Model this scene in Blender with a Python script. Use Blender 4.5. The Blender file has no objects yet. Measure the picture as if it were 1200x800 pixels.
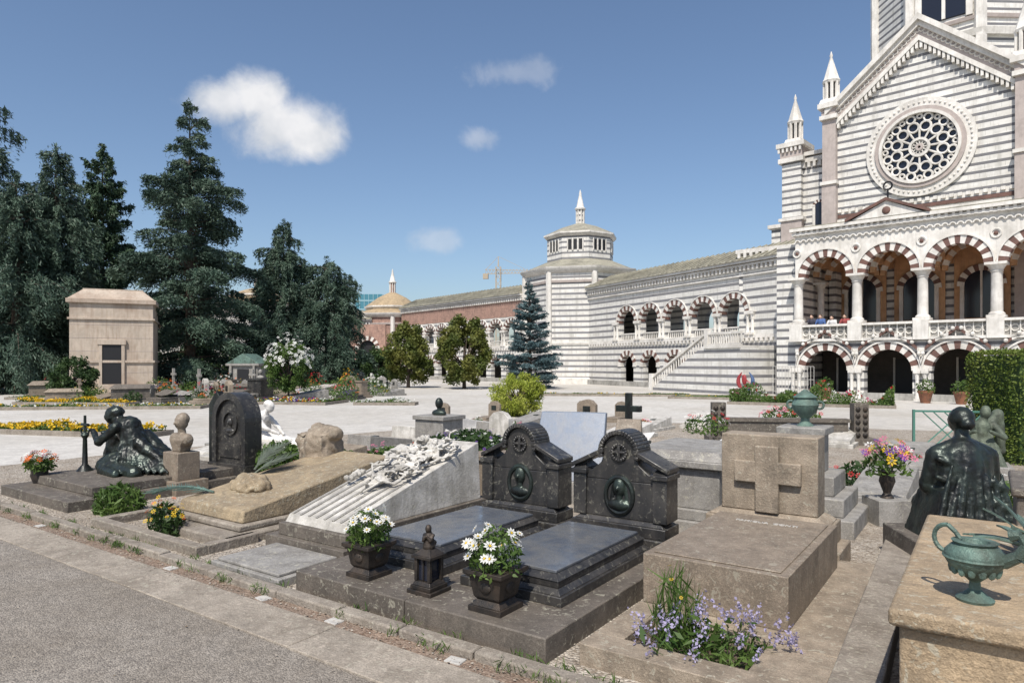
import bpy, math, random
import numpy as np
from mathutils import Vector, Matrix
random.seed(7); rng=np.random.default_rng(7)
scene=bpy.context.scene
R=math.radians
# ------------------------------------------------------------------ materials
def nt(name):
    m=bpy.data.materials.new(name); m.use_nodes=True
    t=m.node_tree; b=t.nodes['Principled BSDF']; return m,t,b
def N(t,ty,**k):
    n=t.nodes.new(ty)
    for a,v in k.items():
        setattr(n,a,v)
    return n
def noise(t,vec,scale,detail=4,rough=.6,dist=0):
    n=N(t,'ShaderNodeTexNoise'); n.inputs['Scale'].default_value=scale; n.inputs['Detail'].default_value=detail
    n.inputs['Roughness'].default_value=rough; n.inputs['Distortion'].default_value=dist
    t.links.new(vec,n.inputs['Vector']); return n.outputs['Fac']
def mapr(t,val,a,b,c=0,d=1,smooth=False):
    n=N(t,'ShaderNodeMapRange'); 
    if smooth: n.interpolation_type='SMOOTHSTEP'
    t.links.new(val,n.inputs[0])
    for i,x in zip((1,2,3,4),(a,b,c,d)): n.inputs[i].default_value=x
    return n.outputs[0]
def mix(t,fac,a,b,blend='MIX'):
    n=N(t,'ShaderNodeMix',data_type='RGBA',blend_type=blend)
    for sock,val in ((n.inputs[0],fac),(n.inputs[6],a),(n.inputs[7],b)):
        if isinstance(val,(int,float)): sock.default_value=val
        elif isinstance(val,tuple): sock.default_value=(*val[:3],1)
        else: t.links.new(val,sock)
    return n.outputs[2]
def mathn(t,op,a,b=None):
    n=N(t,'ShaderNodeMath',operation=op)
    for i,x in enumerate((a,b)):
        if x is None: continue
        if isinstance(x,(int,float)): n.inputs[i].default_value=x
        else: t.links.new(x,n.inputs[i])
    return n.outputs[0]
def mapping(t,vec,sc):
    n=N(t,'ShaderNodeMapping'); n.inputs['Scale'].default_value=sc; t.links.new(vec,n.inputs['Vector']); return n.outputs[0]
def bump(t,b,h,strength=.3,dist=.01):
    n=N(t,'ShaderNodeBump'); n.inputs['Strength'].default_value=strength; n.inputs['Distance'].default_value=dist
    t.links.new(h,n.inputs['Height']); t.links.new(n.outputs[0],b.inputs['Normal'])
def stone(name,c1,c2,sc=6,rough=.75,bp=.3,stain=.5,stainc=(.06,.055,.045),spk=0,met=0,spec=.5,streak=True,bd=.008,lichen=0):
    m,t,b=nt(name); co=N(t,'ShaderNodeTexCoord').outputs['Object']
    oi=N(t,'ShaderNodeObjectInfo'); ad=N(t,'ShaderNodeVectorMath',operation='MULTIPLY_ADD'); t.links.new(oi.outputs['Random'],ad.inputs[0]); ad.inputs[1].default_value=(7,5,3); t.links.new(co,ad.inputs[2]); co=ad.outputs[0]
    n1=noise(t,co,sc,4,.7); col=mix(t,mapr(t,n1,.36,.64),c1,c2)
    n2=noise(t,co,sc*.3,4,.72,.6); col=mix(t,mapr(t,n2,.46,.66,0,stain),col,stainc)
    if streak:
        n3=noise(t,mapping(t,co,(4.5,4.5,.5)),1.8,3,.6); col=mix(t,mapr(t,n3,.48,.7,0,stain*.75),col,stainc)
    if spk or bp: hn=noise(t,co,sc*9,2,.7)
    if spk: 
        n4=noise(t,co,sc*34,1,.5); col=mix(t,mapr(t,n4,.4,.62,0,spk),col,(c1[0]*.35,c1[1]*.35,c1[2]*.35))
        col=mix(t,mapr(t,hn,.58,.7,0,spk),col,(min(1,c2[0]*1.9),min(1,c2[1]*1.9),min(1,c2[2]*1.9)))
    if lichen:
        n6=noise(t,co,17,3,.75,.8); col=mix(t,mathn(t,'MULTIPLY',mapr(t,n6,.57,.63,0,lichen),mapr(t,n2,.38,.52)),col,(.42,.40,.32))
        n7=noise(t,co,5,5,.85,.5); col=mix(t,mapr(t,n7,.57,.7,0,lichen*.7),col,(.045,.04,.033))
    t.links.new(col,b.inputs['Base Color'])
    t.links.new(mapr(t,n1,.3,.7,max(.05,rough-.12),min(1,rough+.12)),b.inputs['Roughness'])
    b.inputs['Metallic'].default_value=met; b.inputs['Specular IOR Level'].default_value=spec
    if bp: bump(t,b,hn,bp,bd*1.3)
    return m
def striped(name,white,dark,period=.46,duty=.34,off=0):
    m,t,b=nt(name); co=N(t,'ShaderNodeTexCoord').outputs['Object']
    sx=N(t,'ShaderNodeSeparateXYZ'); t.links.new(co,sx.inputs[0])
    zz=mathn(t,'ADD',sx.outputs[2],off)
    fr=mathn(t,'FRACT',mathn(t,'DIVIDE',zz,period))
    s=mathn(t,'LESS_THAN',fr,duty)
    n1=noise(t,mapping(t,co,(1,1,2.2)),1.3,4,.7)
    w=mix(t,mapr(t,n1,.3,.7),white,(white[0]*.8,white[1]*.785,white[2]*.75))
    d=mix(t,mapr(t,n1,.3,.7),dark,(dark[0]*1.5,dark[1]*1.5,dark[2]*1.5))
    col=mix(t,s,w,d)
    row=mathn(t,'FLOOR',mathn(t,'DIVIDE',zz,period/2))
    q=mathn(t,'ADD',mathn(t,'DIVIDE',mathn(t,'ADD',sx.outputs[0],sx.outputs[1]),.95),mathn(t,'MULTIPLY',row,.37))
    j=mathn(t,'LESS_THAN',mathn(t,'FRACT',q),.022); col=mix(t,mathn(t,'MULTIPLY',j,.4),col,(.15,.14,.13))
    wn=N(t,'ShaderNodeTexWhiteNoise',noise_dimensions='2D'); cb=N(t,'ShaderNodeCombineXYZ')
    t.links.new(row,cb.inputs[0]); t.links.new(mathn(t,'FLOOR',q),cb.inputs[1])
    t.links.new(cb.outputs[0],wn.inputs['Vector'])
    col=mix(t,mapr(t,wn.outputs[0],0,1,0,.2),col,(.27,.26,.24))
    n3=noise(t,mapping(t,co,(2.5,2.5,.25)),1.2,4,.65); col=mix(t,mapr(t,n3,.5,.78,0,.5),col,(.19,.18,.16))
    t.links.new(col,b.inputs['Base Color']); b.inputs['Roughness'].default_value=.7
    return m
def leafmat(name,c1,c2,c3=None,tr=.25,nsc=.7):
    m,t,b=nt(name); g=N(t,'ShaderNodeNewGeometry'); co=N(t,'ShaderNodeTexCoord').outputs['Object']
    col=mix(t,g.outputs['Random Per Island'],c1,c2)
    n1=noise(t,co,nsc,1,.6); col=mix(t,mapr(t,n1,.4,.65,0,.8),col,c3 or (c2[0]*1.5,c2[1]*1.45,c2[2]*1.2))
    t.links.new(col,b.inputs['Base Color']); b.inputs['Roughness'].default_value=.55; b.inputs['Specular IOR Level'].default_value=.3
    if tr:
        tl=N(t,'ShaderNodeBsdfTranslucent'); t.links.new(col,tl.inputs[0]); mx=N(t,'ShaderNodeMixShader'); mx.inputs[0].default_value=tr
        t.links.new(b.outputs[0],mx.inputs[1]); t.links.new(tl.outputs[0],mx.inputs[2]); t.links.new(mx.outputs[0],t.nodes['Material Output'].inputs[0])
    return m
def plain(name,c,rough=.6,met=0,var=.25,sc=20):
    m,t,b=nt(name); co=N(t,'ShaderNodeTexCoord').outputs['Object']
    n=noise(t,co,sc,3); t.links.new(mix(t,mapr(t,n,.3,.7,0,var),c,(c[0]*.4,c[1]*.4,c[2]*.4)),b.inputs['Base Color'])
    b.inputs['Roughness'].default_value=rough; b.inputs['Metallic'].default_value=met; return m
def gravel(name,c1,c2,sc=60,big=.5,bp=.6,patch=(.2,.18,.15),pf=.4,bd=.01):
    m,t,b=nt(name); co=N(t,'ShaderNodeTexCoord').outputs['Object']
    v=N(t,'ShaderNodeTexVoronoi'); v.inputs['Scale'].default_value=sc; t.links.new(co,v.inputs['Vector'])
    sp=N(t,'ShaderNodeSeparateColor'); t.links.new(v.outputs['Color'],sp.inputs[0])
    col=mix(t,sp.outputs[0],c1,c2)
    n=noise(t,co,big,5,.7,.4); col=mix(t,mapr(t,n,.42,.64,0,pf),col,patch)
    n2=noise(t,co,sc*.1,4,.75); col=mix(t,mapr(t,n2,.42,.7,0,.45),col,(c1[0]*.5,c1[1]*.5,c1[2]*.5))
    t.links.new(col,b.inputs['Base Color']); b.inputs['Roughness'].default_value=.9
    if bp: bump(t,b,mathn(t,'MULTIPLY',v.outputs['Distance'],-1),bp,bd)
    return m

M={}
M['stripe']=striped('striped_marble',(.78,.77,.74),(.115,.115,.125),.46,.35)
M['stripe2']=striped('striped_marble_wing',(.76,.75,.72),(.15,.15,.16),.5,.37)
M['white']=stone('white_marble',(.76,.735,.69),(.6,.575,.53),1.5,.65,0,.38,(.28,.26,.23))
M['pink']=stone('pink_granite',(.45,.39,.36),(.38,.33,.305),3,.7,0,.3,(.23,.2,.18))
M['brown']=stone('brown_red_stone',(.17,.085,.065),(.11,.06,.05),3,.7,0,.2)
M['dark']=plain('dark_interior',(.012,.012,.014),.5)
M['glass']=plain('dark_window_glass',(.015,.018,.03),.12)
M['roof']=stone('copper_tile_roof',(.38,.36,.28),(.27,.255,.2),2,.7,0,.5)
M['tan_roof']=stone('tan_tile_roof',(.46,.35,.21),(.35,.26,.16),3,.75,0,.4)
M['ochre']=stone('ochre_plaster',(.62,.38,.21),(.46,.27,.15),1.5,.8,0,.3)
M['terra']=stone('terracotta_band',(.42,.26,.2),(.30,.185,.15),5,.8,0,.35)
M['greywall']=stone('grey_stone_wall',(.4,.39,.36),(.3,.29,.27),2,.8,0,.5)
M['shade']=stone('portico_wall_painted_shade',(.08,.068,.058),(.055,.048,.042),2,.8,0,.3)  # arcade interior shade put into the colour of back walls and floor
M['black_granite']=stone('black_granite',(.033,.032,.032),(.02,.02,.021),8,.36,.1,.4,(.11,.10,.09),.3,lichen=.25)
M['slab_granite']=stone('polished_blue_granite',(.125,.14,.165),(.08,.09,.11),7,.24,.05,.5,(.2,.19,.17),.4)
M['brown_granite']=stone('brown_granite',(.31,.25,.19),(.205,.165,.125),5,.6,.3,.5,(.12,.095,.07),.6,lichen=.4)
M['taupe']=stone('taupe_weathered_stone',(.38,.31,.235),(.245,.2,.15),5,.75,.45,.55,(.12,.095,.07),.5,lichen=.55,bd=.012)
M['dark_plinth']=stone('dark_plinth_stone',(.17,.145,.12),(.105,.09,.075),4,.65,.4,.55,(.05,.042,.034),.5,lichen=.5)
M['grey_granite']=stone('grey_granite',(.36,.345,.32),(.235,.225,.21),5,.65,.35,.5,(.13,.115,.1),.5,lichen=.55)
M['tan_stone']=stone('tan_weathered_stone',(.46,.345,.22),(.30,.225,.145),4,.85,.6,.6,(.15,.12,.085),.4,lichen=.6,bd=.014)
M['marble']=stone('weathered_white_marble',(.66,.635,.59),(.42,.40,.36),4,.6,.45,.65,(.19,.175,.15),.2,lichen=.45)
M['marble_clean']=stone('clean_white_marble',(.76,.74,.71),(.6,.58,.55),4,.5,.2,.3,(.36,.34,.3))
M['bronze']=stone('dark_bronze',(.028,.03,.03),(.018,.019,.019),5,.4,.3,.6,(.06,.085,.07),0,.6)
M['verdigris']=stone('verdigris_bronze',(.17,.27,.225),(.10,.165,.14),9,.6,.5,.75,(.045,.05,.038),.3,.2)
M['dull_verdigris']=stone('dull_verdigris',(.14,.17,.12),(.075,.095,.07),9,.65,.5,.7,(.04,.042,.034),.3,.1)
M['ochre_grey']=stone('ochre_grey_stone',(.40,.315,.2),(.265,.205,.135),3,.85,.6,.6,(.15,.125,.09),.45,lichen=.6,bd=.014)
M['blue_slab']=stone('blue_grey_slab',(.22,.26,.33),(.17,.2,.25),6,.3,.1,.4,(.28,.27,.26),.3)
M['kerb']=stone('kerb_stone',(.34,.30,.25),(.215,.185,.155),3,.85,.6,.6,(.12,.095,.07),.4,lichen=.5,bd=.014)
M['plate']=plain('white_number_plate',(.55,.53,.49),.6,0,.6)
M['mauso']=stone('beige_mausoleum_stone',(.50,.42,.34),(.39,.33,.27),1.2,.8,0,.6,(.26,.18,.13))
M['wood']=stone('bark',(.11,.08,.06),(.06,.045,.035),8,.9,.6,.3)
M['iron']=stone('black_cast_iron',(.03,.028,.027),(.05,.042,.036),14,.5,.4,.4,(.12,.085,.06),0,.5)
M['soil']=gravel('soil',(.08,.055,.04),(.13,.09,.065),50,2)
M['green_metal']=plain('green_painted_metal',(.1,.25,.2),.5,.3)
M['cedar']=leafmat('cedar_needles',(.02,.043,.03),(.053,.09,.064),(.09,.138,.095),0,.5)
M['cedar2']=leafmat('dark_conifer_needles',(.016,.038,.02),(.04,.075,.036),(.06,.10,.05),0,.4)
M['spruce']=leafmat('blue_spruce_needles',(.035,.07,.08),(.07,.115,.125),(.10,.155,.165),0,.8)
M['magnolia']=leafmat('magnolia_leaves',(.055,.08,.018),(.11,.14,.03),(.19,.19,.045),.25,.8)
M['leaf']=leafmat('shrub_leaves',(.035,.08,.016),(.09,.15,.035),(.13,.2,.05),.3,2)
M['leaf_dark']=leafmat('dark_shrub_leaves',(.022,.048,.016),(.045,.085,.026),(.065,.11,.035),.25,2)
M['leaf_yel']=leafmat('yellow_green_leaves',(.2,.26,.03),(.32,.37,.05),(.38,.4,.08),.3,2)
M['leaf_hedge']=leafmat('hedge_leaves',(.06,.11,.018),(.15,.2,.035),(.2,.24,.05),.25,1.5)
M['grass']=gravel('grass_lawn',(.07,.13,.028),(.11,.17,.04),90,.7,.8,(.13,.15,.06),.5,.03)
def flow(name,c): return leafmat('petals_'+name,c,(c[0]*.8,c[1]*.8,c[2]*.8),c,.3,3)
M['f_white']=flow('white',(.8,.8,.76)); M['f_yel']=flow('yellow',(.75,.5,.03)); M['f_org']=flow('orange',(.75,.16,.03))
M['f_pink']=flow('pink',(.7,.2,.33)); M['f_red']=flow('red',(.5,.02,.03)); M['f_lav']=flow('lavender',(.42,.38,.56)); M['f_purple']=flow('purple',(.16,.06,.36))
M['skin']=plain('skin',(.5,.33,.25),.5); M['hair']=plain('hair',(.05,.03,.02),.5)
M['cl_blue']=plain('blue_cloth',(.06,.12,.3),.8); M['cl_white']=plain('white_cloth',(.6,.6,.6),.8); M['cl_red']=plain('red_cloth',(.3,.06,.06),.8); M['cl_dark']=plain('dark_cloth',(.04,.04,.06),.8)
M['terracotta_pot']=stone('terracotta_pot',(.3,.12,.06),(.22,.09,.05))

# ------------------------------------------------------------------ mesh builder
class MB:
    def __init__(s): s.v=[];s.f=[];s.m=[];s.s=[]
    def add(s,vs,fs,mi=0,sm=False):
        o=len(s.v); s.v+= [tuple(v) for v in vs]
        for f in fs: s.f.append([i+o for i in f]); s.m.append(mi); s.s.append(sm)
    def box(s,x0,x1,y0,y1,z0,z1,mi=0):
        s.add([(x0,y0,z0),(x1,y0,z0),(x1,y1,z0),(x0,y1,z0),(x0,y0,z1),(x1,y0,z1),(x1,y1,z1),(x0,y1,z1)],
              [(0,3,2,1),(4,5,6,7),(0,1,5,4),(1,2,6,5),(2,3,7,6),(3,0,4,7)],mi)
    def hexa(s,p,mi=0):
        s.add(p,[(0,3,2,1),(4,5,6,7),(0,1,5,4),(1,2,6,5),(2,3,7,6),(3,0,4,7)],mi)
    def frus(s,cx,cy,z0,z1,a0,b0,a1,b1,mi=0,dx=0,dy=0):
        s.hexa([(cx-a0,cy-b0,z0),(cx+a0,cy-b0,z0),(cx+a0,cy+b0,z0),(cx-a0,cy+b0,z0),
                (cx+dx-a1,cy+dy-b1,z1),(cx+dx+a1,cy+dy-b1,z1),(cx+dx+a1,cy+dy+b1,z1),(cx+dx-a1,cy+dy+b1,z1)],mi)
    def lathe(s,cx,cy,prof,n=16,mi=0,rot=0,sm=True):
        vs=[];fs=[]
        for r,z in prof:
            for i in range(n):
                a=rot+2*math.pi*i/n; vs.append((cx+r*math.cos(a),cy+r*math.sin(a),z))
        for j in range(len(prof)-1):
            for i in range(n):
                k=(i+1)%n; fs.append((j*n+i,j*n+k,(j+1)*n+k,(j+1)*n+i))
        fs.append(tuple(reversed(range(n)))); fs.append(tuple(range((len(prof)-1)*n,len(prof)*n)))
        s.add(vs,fs,mi,sm)
    def cyl(s,p0,p1,r0,r1,n=8,mi=0,sm=True):
        p0=Vector(p0);p1=Vector(p1);d=(p1-p0)
        if d.length<1e-6: return
        d.normalize(); a=d.orthogonal().normalized(); b=d.cross(a)
        vs=[p0+(a*math.cos(2*math.pi*i/n)+b*math.sin(2*math.pi*i/n))*r0 for i in range(n)]
        vs+=[p1+(a*math.cos(2*math.pi*i/n)+b*math.sin(2*math.pi*i/n))*r1 for i in range(n)]
        fs=[(i,(i+1)%n,n+(i+1)%n,n+i) for i in range(n)]+[tuple(reversed(range(n))),tuple(range(n,2*n))]
        s.add(vs,fs,mi,sm)
    def sph(s,c,rx,ry=None,rz=None,nu=12,nv=8,mi=0,rot=None):
        ry=ry or rx; rz=rz or rx; vs=[];fs=[]; c=Vector(c)
        for j in range(nv+1):
            th=math.pi*j/nv
            for i in range(nu):
                a=2*math.pi*i/nu; p=Vector((rx*math.sin(th)*math.cos(a),ry*math.sin(th)*math.sin(a),-rz*math.cos(th)))
                if rot is not None: p=rot@p
                vs.append(c+p)
        for j in range(nv):
            for i in range(nu):
                k=(i+1)%nu
                fs.append((j*nu+i,j*nu+k,(j+1)*nu+k,(j+1)*nu+i))
        s.add(vs,fs,mi,True)
    def cap(s,p0,p1,r0,r1,mi=0,n=10):
        s.cyl(p0,p1,r0,r1,n,mi); s.sph(p0,r0,nu=n,nv=6,mi=mi); s.sph(p1,r1,nu=n,nv=6,mi=mi)
    def tube(s,pts,r,mi=0,n=6):
        for i in range(len(pts)-1):
            ra=r[i] if isinstance(r,(list,tuple)) else r; rb=r[i+1] if isinstance(r,(list,tuple)) else r
            s.cyl(pts[i],pts[i+1],ra,rb,n,mi)
    def torus(s,c,Rr,r,axis='y',n=24,m=6,mi=0,sx=1,sz=1):
        vs=[];fs=[]
        for i in range(n):
            a=2*math.pi*i/n
            for j in range(m):
                b=2*math.pi*j/m; rr=Rr+r*math.cos(b); h=r*math.sin(b)
                if axis=='y': vs.append((c[0]+rr*math.cos(a)*sx,c[1]+h,c[2]+rr*math.sin(a)*sz))
                elif axis=='z': vs.append((c[0]+rr*math.cos(a),c[1]+rr*math.sin(a),c[2]+h))
                else: vs.append((c[0]+h,c[1]+rr*math.cos(a),c[2]+rr*math.sin(a)))
        for i in range(n):
            for j in range(m):
                k=(i+1)%n;l=(j+1)%m; fs.append((i*m+j,k*m+j,k*m+l,i*m+l))
        s.add(vs,fs,mi,True)
    def poly(s,pts,y0,y1,mi=0):
        n=len(pts); vs=[(x,y0,z) for x,z in pts]+[(x,y1,z) for x,z in pts]
        fs=[tuple(range(n)),tuple(reversed(range(n,2*n)))]+[(i,n+i,n+(i+1)%n,(i+1)%n) for i in range(n)]
        s.add(vs,fs,mi)
    def sector(s,c,zs,r0,r1,a0,a1,y0,y1,mi=0,n=2):
        for k in range(n):
            b0=a0+(a1-a0)*k/n;b1=a0+(a1-a0)*(k+1)/n
            P=lambda r,a:(c+r*math.cos(a),zs+r*math.sin(a))
            q=[P(r0,b0),P(r1,b0),P(r1,b1),P(r0,b1)]
            s.hexa([(q[0][0],y0,q[0][1]),(q[1][0],y0,q[1][1]),(q[1][0],y1,q[1][1]),(q[0][0],y1,q[0][1]),
                    (q[3][0],y0,q[3][1]),(q[2][0],y0,q[2][1]),(q[2][0],y1,q[2][1]),(q[3][0],y1,q[3][1])],mi)
    def vouss(s,c,zs,r0,r1,y0,y1,n,ma,mb):
        for k in range(n): s.sector(c,zs,r0,r1,math.pi*k/n,math.pi*(k+1)/n,y0,y1,ma if k%2==0 else mb)
    def archwall(s,x0,x1,cs,Rr,y0,y1,zb,zs,zt,mi=0,n=16,piers=True):
        xs=x0
        for c in cs:
            if c-Rr>xs+1e-4: s.box(xs,c-Rr,y0,y1,zb if piers else zs,zt,mi)
            for k in range(n):
                a=math.pi-math.pi*k/n;b=math.pi-math.pi*(k+1)/n
                xa=c+Rr*math.cos(a);xb=c+Rr*math.cos(b);za=zs+Rr*math.sin(a);zb2=zs+Rr*math.sin(b)
                s.hexa([(xa,y0,za),(xb,y0,zb2),(xb,y1,zb2),(xa,y1,za),(xa,y0,zt),(xb,y0,zt),(xb,y1,zt),(xa,y1,zt)],mi)
            xs=c+Rr
        if x1>xs+1e-4: s.box(xs,x1,y0,y1,zb if piers else zs,zt,mi)
    def obj(s,name,mats,loc=(0,0,0),rot=0,parent=None,bevel=0,allsmooth=None):
        me=bpy.data.meshes.new(name); me.from_pydata(s.v,[],s.f)
        me.polygons.foreach_set('material_index',s.m)
        me.polygons.foreach_set('use_smooth',[allsmooth if allsmooth is not None else x for x in s.s])
        for m in mats: me.materials.append(M[m] if isinstance(m,str) else m)
        me.update(); me.set_sharp_from_angle(angle=R(38))
        o=bpy.data.objects.new(name,me); scene.collection.objects.link(o)
        o.location=loc; o.rotation_euler=(0,0,R(rot)); o.parent=parent
        if bevel:
            b=o.modifiers.new('bevel','BEVEL'); b.width=bevel; b.segments=2; b.limit_method='ANGLE'; b.angle_limit=R(40)
        return o
def empty(name,loc,rot=0):
    o=bpy.data.objects.new(name,None); scene.collection.objects.link(o); o.location=loc; o.rotation_euler=(0,0,R(rot)); o.empty_display_size=.1; return o
def W(u,v,z=0): return (u*.819+v*.574,4.25-u*.574+v*.819,z)
def sculpt(name,mb,mat,loc,rot=0,vox=.02,parent=None,disp=.02,dsc=.15,sm=2,scale=1):
    o=mb.obj(name,[mat],loc,rot,parent); o.scale=(scale,)*3
    r=o.modifiers.new('r','REMESH'); r.mode='VOXEL'; r.voxel_size=vox; r.use_smooth_shade=True
    q=o.modifiers.new('s','SMOOTH'); q.factor=.5; q.iterations=sm
    if disp:
        tx=bpy.data.textures.new(name,'CLOUDS'); tx.noise_scale=dsc; tx.noise_depth=2
        d=o.modifiers.new('d','DISPLACE'); d.texture=tx; d.strength=disp; d.mid_level=.5; d.texture_coords='LOCAL'
    return o
# ------------------------------------------------------------------ leaves
def unit(a): return a/np.maximum(1e-9,np.linalg.norm(a,axis=1,keepdims=True))
def leafobj(name,C,A,B,mat,parent=None,loc=(0,0,0),mats=None,midx=None,rot=0):
    n=len(C); V=np.stack([C-A,C+B,C+A,C-B],1).reshape(-1,3).astype(np.float32)
    me=bpy.data.meshes.new(name); me.vertices.add(4*n); me.vertices.foreach_set('co',V.ravel())
    me.loops.add(4*n); me.loops.foreach_set('vertex_index',np.arange(4*n,dtype=np.int32))
    me.polygons.add(n); me.polygons.foreach_set('loop_start',np.arange(0,4*n,4,dtype=np.int32)); me.polygons.foreach_set('loop_total',np.full(n,4,dtype=np.int32))
    for m in (mats or [mat]): me.materials.append(M[m])
    if midx is not None: me.polygons.foreach_set('material_index',midx.astype(np.int32))
    me.update(calc_edges=True); me.validate()
    o=bpy.data.objects.new(name,me); scene.collection.objects.link(o); o.parent=parent; o.location=loc; o.rotation_euler=(0,0,R(rot)); return o
def randleaf(C,l,w,bias=None):
    n=len(C); a=rng.normal(size=(n,3))
    if bias is not None: a=a*.6+bias
    a=unit(a); b=unit(np.cross(a,rng.normal(size=(n,3))))
    sz=rng.uniform(.6,1.3,(n,1)); return C,a*l*sz/2,b*w*sz/2
def conifer(name,loc,H,Rm,z0,mat,droop=.25,rise=.12,pw=.8,lev=.75,nb=6,dens=150,hang=.3,l=.42,w=.1,trunk=.35,jit=.45,lat_w=.16,tj=(.6,1.15)):
    e=empty(name,loc); mb=MB(); mb.cyl((0,0,-.1),(0,0,H*.96),trunk,.03,10)
    Cs=[];As=[]
    z=z0
    while z<H-.3:
        f=(z-z0)/(H-z0); r=Rm*max(.07,(1-f)**pw)*(1 if f>.06 else .8)
        k=nb if f<.8 else 4; ph=rng.uniform(0,6.28)
        tier=rng.uniform(*tj)
        for i in range(k):
            a=ph+6.283*i/k+rng.normal()*.3; L=r*tier*rng.uniform(1-jit,1.15)
            d=np.array([math.cos(a),math.sin(a),0]); lat=np.array([-d[1],d[0],0])
            zs=z+rng.uniform(-.4,.4)*lev
            ri=rise+.35*f+rng.normal()*.06
            P=lambda t:np.array([0,0,zs])+d*L*t+np.array([0,0,1])*(ri*t-droop*t*t)*L
            pts=[tuple(P(t)) for t in (0,.33,.66,1)]
            mb.tube(pts,[.03+.02*L,.025+.012*L,.02,.008],0,4)
            n=int(dens*L*(1+.25*L)/2)+12
            t=np.sqrt(rng.uniform(.04,1,n))*1.03
            ns=max(4,int(L*3)); ts=(np.floor(t*ns)+.5+rng.normal(size=n)*.17)/ns; t=np.where(rng.uniform(size=n)<.75,ts,t)
            base=np.array([0,0,zs])+d*L*t[:,None]+np.array([0,0,1])*((ri*t-droop*t*t)*L)[:,None]
            g=rng.normal(size=n)*lat_w*L*(1.15-t*.8)
            off=lat*g[:,None]
            off[:,2]-=np.abs(rng.normal(size=n))*hang*(.35+.65*min(1,L/3))+np.abs(g)*.3
            off[:,2]+=.06
            Cs.append(base+off+rng.normal(size=(n,3))*.04)
            bb=d*.7+np.array([0,0,-.6 if hang>.4 else -.25]); As.append(np.tile(bb,(n,1)))
        z+=lev*rng.uniform(.75,1.25)*(1-.4*f)
    n=160; Cs.append(np.stack([rng.normal(size=n)*.12,rng.normal(size=n)*.12,rng.uniform(H-1.4,H+.25,n)],1)); As.append(np.tile([0,0,.5],(n,1)))
    C=np.concatenate(Cs);A=np.concatenate(As)
    mb.obj('trunk',['wood'],parent=e)
    C,a,b=randleaf(C,l,w,A); leafobj('foliage',C,a,b,mat,e); return e
def roundtree(name,loc,H,rx,mat,zb=.8,ncl=60,npc=260,l=.2,w=.11,trunk=.2,cr=.4,top=.9,up=0):
    e=empty(name,loc); mb=MB(); mb.cyl((0,0,-.1),(0,0,H*.6),trunk,trunk*.4,8)
    zc=(H+zb)/2; rz=(H-zb)/2
    dirs=unit(rng.normal(size=(ncl,3))); rad=rng.uniform(.45,1,(ncl,1))**.6
    cc=dirs*rad*np.array([rx,rx,rz]); tf=np.clip((cc[:,2]/rz+1)/2,0,1); cc[:,:2]*=(1.12-tf*(1-top)*1.4)[:,None]; cc[:,2]+=zc
    for c in cc[::4]: mb.cyl((0,0,zc*.6),tuple(c),.05,.015,5)
    cs=cr*rng.uniform(.6,1.25,(ncl,1)); C=np.repeat(cc,npc,0)+unit(rng.normal(size=(ncl*npc,3)))*np.repeat(cs,npc,0)*rng.uniform(.3,1,(ncl*npc,1))
    C[:,2]=np.maximum(C[:,2],.05)
    mb.obj('trunk',['wood'],parent=e); C,a,b=randleaf(C,l,w,np.array([0,0,up]) if up else None); leafobj('foliage',C,a,b,mat,e); return e
def flowers(name,loc,rx,ry,h,nl,nf,leaf,fl,ls=.06,fs=.03,rot=0,stems=True,parent=None,hb=.0,spike=False,eye=False,lo=.72,lw=.4,up=.35):
    th=rng.uniform(0,6.283,nl); rr=np.sqrt(rng.uniform(0,1,nl)); z=rng.uniform(hb,1,nl)*h*(1-.45*rr**2)
    C=np.stack([rx*rr*np.cos(th),ry*rr*np.sin(th),z],1); C,a,b=randleaf(C,ls,ls*lw,np.array([0,0,up]))
    Cs=[C];As=[a];Bs=[b];mi=[np.zeros(nl)]
    mats=[leaf]+list(fl)+(['f_yel'] if eye else [])
    for k in range(nf):
        t=rng.uniform(0,6.283);r=math.sqrt(rng.uniform(0,1)); c=np.array([rx*r*math.cos(t)*1.15,ry*r*math.sin(t)*1.15,h*(1.08-.45*r*r)*rng.uniform(lo,1.12)])
        if stems:
            Cs.append(np.array([[c[0]*.75,c[1]*.75,c[2]*.5]])); As.append(np.array([[c[0]*.25,c[1]*.25,c[2]*.5]])); Bs.append(np.array([[.003,.003,0]])); mi.append(np.zeros(1))
        m=1+rng.integers(len(fl))
        if spike:
            q=18; tt=np.linspace(-.06,.07,q); cc=c+np.stack([rng.normal(size=q)*.011,rng.normal(size=q)*.011,tt],1)+np.outer(tt,rng.normal(size=3)*.4)
            cc,a,b=randleaf(cc,fs,fs*.7); Cs.append(cc);As.append(a);Bs.append(b);mi.append(np.full(q,m)); continue
        nrm=unit((c/np.array([rx,ry,h])*.7+rng.normal(size=3)*.45+np.array([0,-.3,.6]))[None])[0]
        x=unit(np.cross(nrm,[.3,.2,1])[None])[0]; y=np.cross(nrm,x); q=9 if eye else 7; s=fs*rng.uniform(.7,1.2)
        for j in range(q):
            an=6.283*j/q; d=x*math.cos(an)+y*math.sin(an); d2=-x*math.sin(an)+y*math.cos(an)
            Cs.append((c+d*s*.6+nrm*.05*s)[None]);As.append((d*s*.42+nrm*s*.05)[None]);Bs.append((d2*s*.2)[None]);mi.append(np.full(1,m))
        if eye:
            Cs.append((c+nrm*.12*s)[None]);As.append((x*s*.25)[None]);Bs.append((y*s*.25)[None]);mi.append(np.full(1,len(mats)-1))
    return leafobj(name,np.concatenate(Cs),np.concatenate(As),np.concatenate(Bs),None,parent,loc,mats,np.concatenate(mi),rot)

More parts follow.
